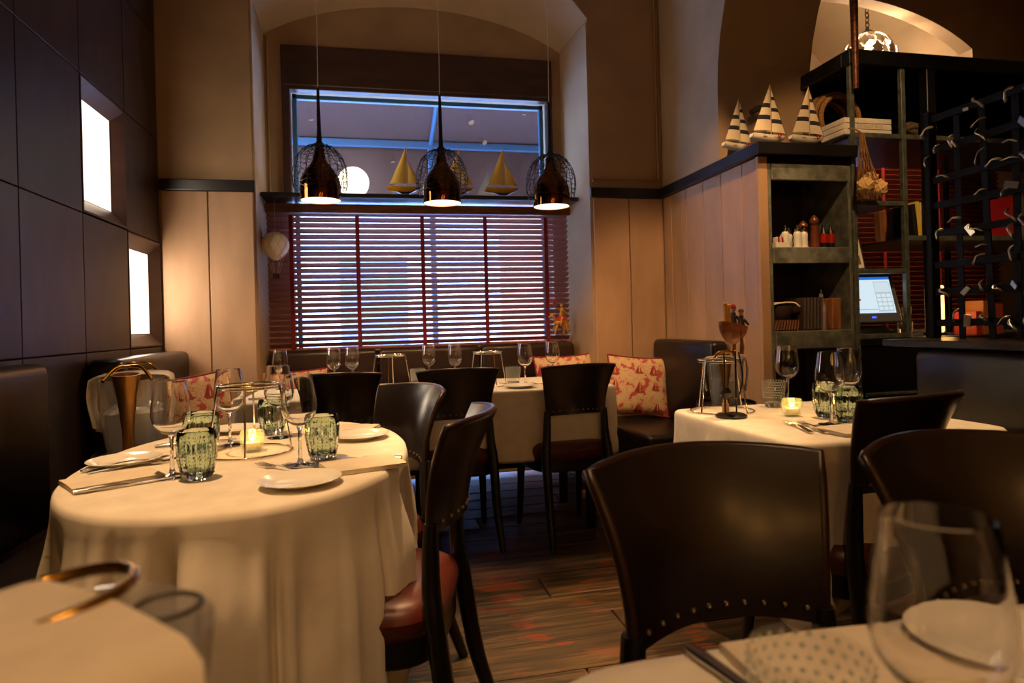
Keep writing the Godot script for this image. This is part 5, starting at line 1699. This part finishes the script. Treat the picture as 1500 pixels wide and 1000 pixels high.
	solo("cream_box_file", box(Vector3(0.055, 0.165, 0.2), 0.004, tf(Vector3(0, 0.0825, 0))), M.tan_board, "tan upright box file at the end of the menu folders", "box file", Vector3(2.375, y2, -3.02))
	var vp := thing("valve_pipe", "thin pipe with a valve at the side of the middle metal shelf", "pipe", Vector3(2.022, 1.006, -3.2))
	part("pipe", tube([Vector3(0, 0, 0), Vector3(0, 0.325, 0)], 0.009, 10), M.grey_pipe, vp)
	part("valve", tube([Vector3(-0.014, 0.2, 0.012), Vector3(0.03, 0.2, 0.012)], 0.008, 8), M.steel, vp)
	# third bay: piles of slates
	for p in 2:
		for k in 9:
			solo("serving_slate", box(Vector3(0.19, 0.009, 0.2), 0.002), M.stack_plate, "brown serving slate, %s from below in the low pile %s" % [["lowest", "second", "third", "fourth", "fifth", "sixth", "seventh", "eighth", "topmost"][k], ["beside the boarded wall", "beside the rack"][p]], "serving slate", Vector3(2.10 + p * 0.22, 0.5255 + k * 0.0098, -3.05), 0.02 * sin(k * 2.0), "piles of serving slates")
	# ---- rack
	var r := thing("bar_rack", "tall open metal bar rack with a black top frame", "rack", Vector3(0, 0, -2.9))
	for x in [2.475, 2.79, 3.7, 4.6]:
		part("post", span(Vector3(x - 0.013, 0.95 if x > 2.5 else 0.0, -0.013), Vector3(x + 0.013, 2.385, 0.013), 0.002), M.rack_metal, r)
		part("back_post", span(Vector3(x - 0.013, 0.95, -0.62), Vector3(x + 0.013, 2.385, -0.594), 0.002), M.rack_black, r)
	part("corner_post", span(Vector3(2.93, 0.95, -0.03), Vector3(2.985, 2.385, 0.025), 0.003), M.rack_black, r)
	for y in [2.02, 1.664, 1.306, 0.964]:
		part("rail", span(Vector3(2.48, y - 0.013, -0.012), Vector3(2.79, y + 0.013, 0.012), 0.002), M.rack_metal, r)
		part("shelf_sheet", span(Vector3(2.48, y - 0.006, -0.60), Vector3(2.79, y + 0.002, -0.012), 0.001), M.sheet_steel, r)
	for y in [2.02, 1.482]:
		part("rail", span(Vector3(2.79, y - 0.013, -0.012), Vector3(4.62, y + 0.013, 0.012), 0.002), M.rack_metal, r)
		part("shelf_sheet", span(Vector3(2.79, y - 0.006, -0.60), Vector3(4.62, y + 0.002, -0.012), 0.001), M.sheet_steel, r)
	part("top_beam", span(Vector3(2.45, 2.383, -0.03), Vector3(5.38, 2.462, 0.03), 0.004), M.rack_black, r)
	part("top_beam", span(Vector3(2.45, 2.383, -0.64), Vector3(2.51, 2.462, -0.03), 0.004), M.rack_black, r)
	part("top_beam", span(Vector3(2.51, 2.383, -0.64), Vector3(5.38, 2.462, -0.58), 0.004), M.rack_black, r)
	part("top_sheet", span(Vector3(2.51, 2.39, -0.58), Vector3(5.38, 2.405, -0.03), 0.001), M.rack_black, r)
	part("back_panel", span(Vector3(2.49, 2.03, -0.62), Vector3(5.36, 2.383, -0.61), 0.001), M.rack_black, r)
	var ct := thing("bar_counter", "dark bar counter under the till screen", "counter", Vector3(0, 0, -2.9))
	part("worktop", span(Vector3(2.48, 0.925, -0.62), Vector3(5.38, 0.95, 0.02), 0.004), M.rack_black, ct)
	part("front_panel", span(Vector3(2.5, 0, -0.02), Vector3(5.38, 0.92, 0.0), 0.002), M.black_wood, ct)
	part("foot_rail", tube([Vector3(2.5, 0.66, 0.03), Vector3(5.3, 0.66, 0.03)], 0.012, 10), M.rack_metal, ct)
	var rp := thing("rust_pipe", "rust brown pipe rising from the rack corner to the ceiling", "pipe", Vector3(2.475, 2.25, -2.86))
	part("pipe", tube([Vector3(0, 0, 0), Vector3(0.0, 0.6, 0), Vector3(0.005, 1.5, 0)], [0.014, 0.022, 0.028], 12), M.rust_pipe, rp)
	part("arm", tube(curve([Vector3(0.0, 0.66, 0), Vector3(-0.2, 0.72, -0.1), Vector3(-0.45, 0.8, -0.2)], 6), 0.016, 10), M.rust_pipe, rp)
	part("arm", tube(curve([Vector3(0.0, 0.66, 0), Vector3(0.15, 0.71, 0.02), Vector3(0.35, 0.8, 0.03)], 6), 0.016, 10), M.rust_pipe, rp)
	# things on the top shelf
	var yt := 2.023
	var ro := thing("rope_coil", "thick coil of brown rope behind the white crate", "rope", Vector3(2.60, yt, -3.2))
	for k in 6:
		var rr := 0.155 - absf(k - 2.5) * 0.008
		part("rope_turn", tube(circle(Vector3(0, 0.165, -0.06 + k * 0.026), rr - 0.012 * (k % 2), 32, Vector3.RIGHT, Vector3.UP), 0.0145, 8, true), M.rope, ro)
	var cr := thing("storage_crate", "small white slatted crate lettered STORAGE BOX on the rack", "crate", Vector3(2.575, yt, -2.985))
	for s in [-1.0, 1.0]:
		for k in 3:
			part("slat", box(Vector3(0.29, 0.027, 0.008), 0.002, tf(Vector3(0, 0.0145 + k * 0.03, s * 0.085))), M.crate, cr)
			part("slat", box(Vector3(0.008, 0.027, 0.162), 0.002, tf(Vector3(s * 0.141, 0.0145 + k * 0.03, 0))), M.crate, cr)
		for q in [-1.0, 1.0]:
			part("corner_post", box(Vector3(0.014, 0.088, 0.014), 0.002, tf(Vector3(s * 0.129, 0.045, q * 0.073))), M.crate, cr)
	part("bottom", box(Vector3(0.27, 0.006, 0.16), 0.001, tf(Vector3(0, 0.004, 0))), M.crate, cr)
	var tm := TextMesh.new()
	var ft := SystemFont.new()
	ft.font_names = PackedStringArray(["Droid Serif"])
	tm.font = ft
	tm.text = "STORAGE BOX"
	tm.font_size = 24
	tm.pixel_size = 0.00092
	tm.depth = 0.0008
	part("lettering", tm, M.print_grey, cr, tf(Vector3(0.01, 0.0445, 0.0895)))
	var dw := thing("driftwood", "knotted grey driftwood lump on the rack beside the crate", "driftwood", Vector3(2.99, yt, -3.02))
	rng.seed = 5
	for k in 9:
		var a := rng.randf() * TAU
		var pts := []
		for i in 5:
			pts.append(Vector3(cos(a + i * 0.5) * 0.028 * i, 0.025 + 0.028 * i * rng.randf_range(0.3, 1.0), sin(a + i * 0.5) * 0.02 * i))
		part("branch", tube(curve(pts, 3), [0.032, 0.03, 0.03, 0.028, 0.026, 0.024, 0.022, 0.02, 0.018, 0.016, 0.014, 0.012, 0.008], 7), M.driftwood, dw)
	# net bag
	var nb := thing("net_bag", "rope net bag hanging from the rack post", "net bag", Vector3(2.45, 1.66, -2.80))
	var nm := mb()
	var env := func(v: float) -> Vector3:
		# axis of the bag, and its radius in y
		return Vector3(0.02 * v + 0.03 * v * v, lerpf(0.012, 0.082, pow(v, 1.6)) * (1.0 if v < 0.86 else 1 - 3.2 * (v - 0.86)), 0.34 * (1 - v))
	for k in 12:
		for s in [-1.0, 1.0]:
			var pts := []
			for i in 15:
				var e: Vector3 = env.call(i / 14.0)
				var a: float = TAU * k / 12.0 + s * i * 0.11
				pts.append(Vector3(e.x + e.y * cos(a), e.z, e.y * 0.8 * sin(a)))
			a_tube(nm, pts, 0.0018, 5)
	part("net", fin(nm), M.rope, nb)
	part("hanging_loop", tube(curve([Vector3(0, 0.34, 0), Vector3(-0.02, 0.37, -0.03), Vector3(-0.025, 0.38, -0.06)], 6), 0.004, 6), M.rope, nb)
	for b in [[Vector3(0.005, 0.075, 0.01), 0.042], [Vector3(0.075, 0.06, 0.012), 0.048], [Vector3(0.045, 0.055, -0.04), 0.042], [Vector3(0.05, 0.11, -0.005), 0.038]]:
		var bl := thing("woven_ball", "woven straw ball in the net bag, %s" % ["next to the rack post", "at the front", "at the back", "on top"][[Vector3(0.005, 0.075, 0.01), Vector3(0.075, 0.06, 0.012), Vector3(0.045, 0.055, -0.04), Vector3(0.05, 0.11, -0.005)].find(b[0])], "ball", nb.position + b[0], 0, "straw balls in the net bag")
		part("core", ball(b[1] - 0.003, 16), M.straw, bl)
		for k in 5:
			var ax := Vector3(sin(k * 1.3), cos(k * 2.1), sin(k * 0.7 + 1)).normalized()
			var sx := ax.cross(Vector3(0.3, 1, 0.2)).normalized()
			part("straw_band", tube(circle(Vector3.ZERO, b[1] - 0.002, 20, sx, ax.cross(sx)), 0.0035, 5, true), M.straw, bl)
	# books and boards
	for k in 4:
		book(Vector3(2.91 + k * 0.026, 1.484, -3.02), 0.022, [0.19, 0.205, 0.2, 0.21][k], 0.15, [0.10, 0.10, 0.10, 0.06][k], [srgb(30, 28, 30), srgb(230, 200, 80), srgb(226, 218, 200), srgb(176, 26, 28)][k], ["black book leaning first in the row on the rack", "yellow book leaning beside the black one on the rack", "cream book leaning in the row on the rack", "red book at the end of the leaning row on the rack"][k])
	for k in 5:
		book(Vector3(3.56 + k * 0.03, 1.484, -3.02), 0.026, [0.24, 0.25, 0.245, 0.23, 0.24][k], 0.16, 0.0, [srgb(180, 30, 30), srgb(170, 26, 30), srgb(150, 150, 120), srgb(60, 110, 70), srgb(190, 40, 30)][k], ["first red book behind the bottle lattice", "second red book behind the bottle lattice", "grey book behind the bottle lattice", "green book behind the bottle lattice", "last red book behind the bottle lattice"][k])
	for k in 4:
		book(Vector3(3.31 + k * 0.05, 0.951, -3.02), 0.036, [0.13, 0.19, 0.15, 0.17][k], 0.14, 0.0, [srgb(140, 36, 26), srgb(150, 86, 34), srgb(96, 58, 38), srgb(140, 60, 30)][k], ["low red book on the counter by the white lamp", "orange book on the counter behind the lattice", "brown book on the counter behind the lattice", "dark orange book on the counter behind the lattice"][k])
	solo("wooden_board", box(Vector3(0.13, 0.2, 0.05), 0.004, tf(Vector3(0, 0.104, 0), Vector3(0, 0, 0.06))), M.tan_board, "brown wooden board standing on the rack behind the net bag", "board", Vector3(3.0, 1.484, -3.25))
	var fr := thing("leaning_card", "white printed card in a dark frame leaning on the rack", "framed card", Vector3(2.535, 1.309, -2.97))
	fr.rotation = Vector3(-0.25, -0.45, 0.1)
	part("frame", box(Vector3(0.11, 0.22, 0.012), 0.003, tf(Vector3(0, 0.115, 0))), M.rack_black, fr)
	part("card", box(Vector3(0.094, 0.2, 0.002), 0.0, tf(Vector3(0, 0.115, 0.0072))), M.paper, fr)
	part("picture", box(Vector3(0.07, 0.05, 0.0015), 0.0, tf(Vector3(0, 0.06, 0.0088))), M.tan_board, fr)
	# till
	var ti := thing("till_screen", "lit touch screen till on the bar counter", "screen", Vector3(2.615, 0.951, -2.99), -0.12)
	ti.scale = Vector3.ONE * 1.12
	part("foot", lathe([Vector2(0, 0), Vector2(0.95, 0), Vector2(1.0, 0.008), Vector2(0.9, 0.04), Vector2(0.5, 0.06), Vector2(0, 0.06)], 28, 4.0, 0.12, 0.08), M.plastic_black, ti)
	var hd := part("housing", box(Vector3(0.275, 0.245, 0.05), 0.012), M.plastic_grey, ti, tf(Vector3(0, 0.19, 0.0), Vector3(-0.3, 0, 0)))
	part("bezel", box(Vector3(0.285, 0.255, 0.012), 0.005, tf(Vector3(0, 0.0, 0.022))), M.plastic_grey, hd)
	var scm := StandardMaterial3D.new()
	scm.albedo_color = Color.BLACK
	scm.roughness = 0.2
	scm.emission_enabled = true
	scm.emission = Color.WHITE
	scm.emission_operator = BaseMaterial3D.EMISSION_OP_MULTIPLY
	scm.emission_texture = screen_image()
	scm.emission_energy_multiplier = 0.95
	part("screen", sheet(func(a, b): return Vector3(lerpf(-0.118, 0.118, a), lerpf(-0.082, 0.1, b), 0.0292), 1, 1), scm, hd)
	part("lamp_button", box(Vector3(0.022, 0.008, 0.003), 0.001, tf(Vector3(0.0, -0.103, 0.0288))), glow(Color(0.2, 0.35, 1.0), 2.0), hd)
	var sl := AreaLight3D.new()
	sl.area_size = Vector2(0.236, 0.182)
	sl.light_color = Color(0.8, 0.92, 1.0)
	sl.light_energy = 0.012
	sl.shadow_enabled = true
	add_child(sl)
	sl.transform = ti.transform * hd.transform * tf(Vector3(0, 0.01, 0.034), Vector3(0, PI, 0))
	# small lamp, glasses and cutlery jar on the counter
	var wl := thing("block_lamp", "glowing white block lamp on the bar counter", "lamp", Vector3(3.17, 0.951, -3.1))
	part("shade", box(Vector3(0.075, 0.27, 0.075), 0.008, tf(Vector3(0, 0.15, 0))), glow(Color(1.0, 0.82, 0.52), 1.7), wl, Transform3D.IDENTITY, "lit cream shade")
	part("foot", box(Vector3(0.085, 0.014, 0.085), 0.003, tf(Vector3(0, 0.007, 0))), M.rack_black, wl)
	omni(Vector3(3.17, 1.1, -3.04), Color(1.0, 0.74, 0.42), 0.03, 0.05)
	var jar := thing("cutlery_jar", "clear jar of upright forks beside the block lamp", "jar", Vector3(2.87, 0.951, -3.0))
	part("jar", lathe([Vector2(0, 0), Vector2(0.034, 0), Vector2(0.036, 0.01), Vector2(0.037, 0.085)], 24), M.acrylic, jar)
	for k in 7:
		var a := TAU * k / 7.0
		var fk := thing("bar_fork", "upright fork in the jar, %s around the rim" % ["first", "second", "third", "fourth", "fifth", "sixth", "seventh"][k], "fork", jar.position, 0, "forks in the cutlery jar")
		part("handle", tube([Vector3(cos(a) * 0.008, 0.006, sin(a) * 0.008), Vector3(cos(a) * 0.026, 0.115, sin(a) * 0.026)], 0.003, 6), M.steel, fk)
		for q in 3:
			var o := Vector3(-sin(a), 0, cos(a)) * (q - 1) * 0.006
			part("tine", tube([Vector3(cos(a) * 0.026, 0.113, sin(a) * 0.026) + o * 0.6, Vector3(cos(a) * 0.033, 0.165, sin(a) * 0.033) + o], [0.002, 0.001], 5), M.steel, fk)
	for k in 4:
		var gg := thing("shot_glass", "small clear glass on the bar counter, %s from the till" % ["first", "second", "third", "fourth"][k], "glass", Vector3(2.655 + k * 0.035, 0.951, -2.925 + 0.02 * (k % 2)), 0, "small glasses on the bar counter")
		part("cup", lathe([Vector2(0, 0.004), Vector2(0.013, 0.003), Vector2(0.0165, 0.045)], 18), M.crystal, gg)
		part("base", lathe([Vector2(0, 0), Vector2(0.0135, 0), Vector2(0.0145, 0.008), Vector2(0, 0.007)], 18), M.crystal_solid, gg)
	# lantern behind the rack
	var la := thing("leaf_lantern", "white pierced leaf lantern hanging on a chain above the rack", "lantern", Vector3(4.16, 3.16, -4.66))
	la.scale = Vector3.ONE * 1.3
	part("glow_bulb", ball(0.075, 20), glow(Color(1.0, 0.86, 0.62), 6.0), la, tf(Vector3(0, 0.11, 0)))
	for ring in 3:
		for k in [6, 9, 10][ring]:
			var a: float = TAU * k / [6.0, 9.0, 10.0][ring] + ring * 0.35
			var lf := func(p: float, q: float) -> Vector3:
				var el := lerpf([1.25, 0.8, 0.3][ring], [0.65, 0.2, -0.3][ring], q)
				var wd: float = sin(PI * clampf(q, 0.04, 0.97)) * (0.3 + 0.08 * sin(q * 22.0)) * [1.0, 0.85, 0.8][ring]
				var az := a + (p - 0.5) * wd * 1.6
				var rad := 0.15 + 0.008 * cos((p - 0.5) * 3.0) + (0.012 if ring == 2 else 0.0)
				return Vector3(rad * cos(el) * cos(az), 0.07 + 0.16 * sin(el), rad * cos(el) * sin(az))
			part("leaf", sheet(lf, 4, 10, 0.003), M.crate, la)
	part("crown", lathe([Vector2(0, 0.225), Vector2(0.05, 0.222), Vector2(0.03, 0.24), Vector2(0.012, 0.25), Vector2(0.01, 0.27), Vector2(0, 0.27)], 18), M.wire_black, la)
	for k in 24:
		var c := circle(Vector3.ZERO, 0.014, 12, Vector3.UP, Vector3.RIGHT if k % 2 == 0 else Vector3.BACK)
		if k < 1:
			P["link"] = tube(c, 0.003, 5, true)
			P["link2"] = tube(circle(Vector3.ZERO, 0.014, 12, Vector3.UP, Vector3.BACK), 0.003, 5, true)
		part("chain_link", P["link"] if k % 2 == 0 else P["link2"], M.wire_black, la, Transform3D(Basis.from_scale(Vector3(1, 1.45, 1)), Vector3(0, 0.285 + k * 0.0315, 0)))
	omni(Vector3(4.16, 3.30, -4.66), Color(1.0, 0.90, 0.76), 1.6, 0.09)
	# ---- bar window and its blind
	var w2 := setting("window_2", null, null, "small bar window")
	part("glass_pane", span(Vector3(3.6, 1.65, -4.462), Vector3(4.0, 1.95, -4.458), 0.0), M.window_glass, w2)
	part("window_frame", span(Vector3(3.58, 1.635, -4.47), Vector3(3.62, 1.965, -4.3), 0.003), M.frame_wood, w2)
	part("window_frame", span(Vector3(3.98, 1.635, -4.47), Vector3(4.02, 1.965, -4.3), 0.003), M.frame_wood, w2)
	var b2 := thing("venetian_blind", "red brown wooden blind on the bar wall, behind the rack", "blind", Vector3(3.85, 0, -4.22))
	var slat2 := box(Vector3(2.2, 0.003, 0.047), 0.0008)
	for k in 34:
		part("slat", slat2, M.slat_dark, b2, tf(Vector3(0, 0.98 + k * 0.0372, 0), Vector3(deg_to_rad(-44), 0, 0)))
	for x in [-0.95, -0.5, 0.0, 0.5, 0.95]:
		part("tape", box(Vector3(0.026, 1.28, 0.0015), 0.0, tf(Vector3(x, 1.6, 0.026))), M.tape, b2)
	part("valance", box(Vector3(2.22, 0.06, 0.03), 0.004, tf(Vector3(0, 2.27, 0.01))), M.valance, b2)
	# ---- bottle lattice over the bench
	var lt := thing("bottle_lattice", "black woven strap lattice with silver bottle clips above the bench", "wine rack", Vector3(1.95, 0.99, 0.035))
	part("end_post", span(Vector3(-0.016, 0, -1.955), Vector3(0.016, 0.80, -1.93), 0.003), M.strap, lt)
	part("end_post", span(Vector3(-0.02, 0, -0.80), Vector3(0.02, 0.80, -0.76), 0.003), M.strap, lt)
	rng.seed = 15
	for k in 11:
		var z := -1.84 + k * 0.10
		part("strap", box(Vector3(0.004, 0.78, 0.024), 0.0008, tf(Vector3(0.006, 0.39, z), Vector3(rng.randf_range(-0.03, 0.03), 0, 0))), M.strap, lt)
	for k in 8:
		var y := 0.06 + k * 0.10
		part("strap", box(Vector3(0.004, 0.024, 1.165), 0.0008, tf(Vector3(-0.006, y, -1.362), Vector3(rng.randf_range(-0.02, 0.02), 0, 0))), M.strap, lt)
	for k in 16:
		for j in 11:
			if rng.randf() < 0.3:
				continue
			var y := 0.05 + j * 0.07 + rng.randf_range(-0.03, 0.03)
			var z := -1.88 + k * 0.068 + rng.randf_range(-0.03, 0.03)
			var a := rng.randf_range(0.0, TAU)
			var s := rng.randf_range(0.012, 0.028)
			var d := Vector3(0, sin(a), cos(a))
			var e := Vector3(0, cos(a), -sin(a))
			var o := Vector3(-0.014, y, -1.84 + roundf((z + 1.84) / 0.1) * 0.1) if (k + j) % 2 == 0 else Vector3(-0.014, 0.06 + roundf((y - 0.06) / 0.1) * 0.1, z)
			if rng.randf() < 0.15:
				part("clip", box(Vector3(0.004, s * 0.8, s * 1.5), 0.001, tf(o, Vector3(a, 0.4 * sin(a * 3.0), 0))), M.silver_clip, lt)
			else:
				part("clip", tube(curve([o - d * s + e * 0.008, o - d * s * 0.4 + Vector3(-0.012, 0, 0), o + d * s * 0.5 + Vector3(-0.016, 0, 0), o + d * s - e * 0.01], 3), [0.003, 0.005, 0.0065, 0.006, 0.0045, 0.004, 0.0045, 0.006, 0.007, 0.004], 6, false, 0.55), M.silver_clip, lt)

func _ready() -> void:
	rng.seed = 1
	make_camera()
	make_environment()
	make_materials()
	make_lights()
	make_floor()
	make_walls()
	make_window()
	make_benches()
	make_tables()
	make_chairs()
	make_lamps()
	make_protos()
	make_tableware()
	make_buckets()
	make_cushions()
	make_decor()
	make_bar()
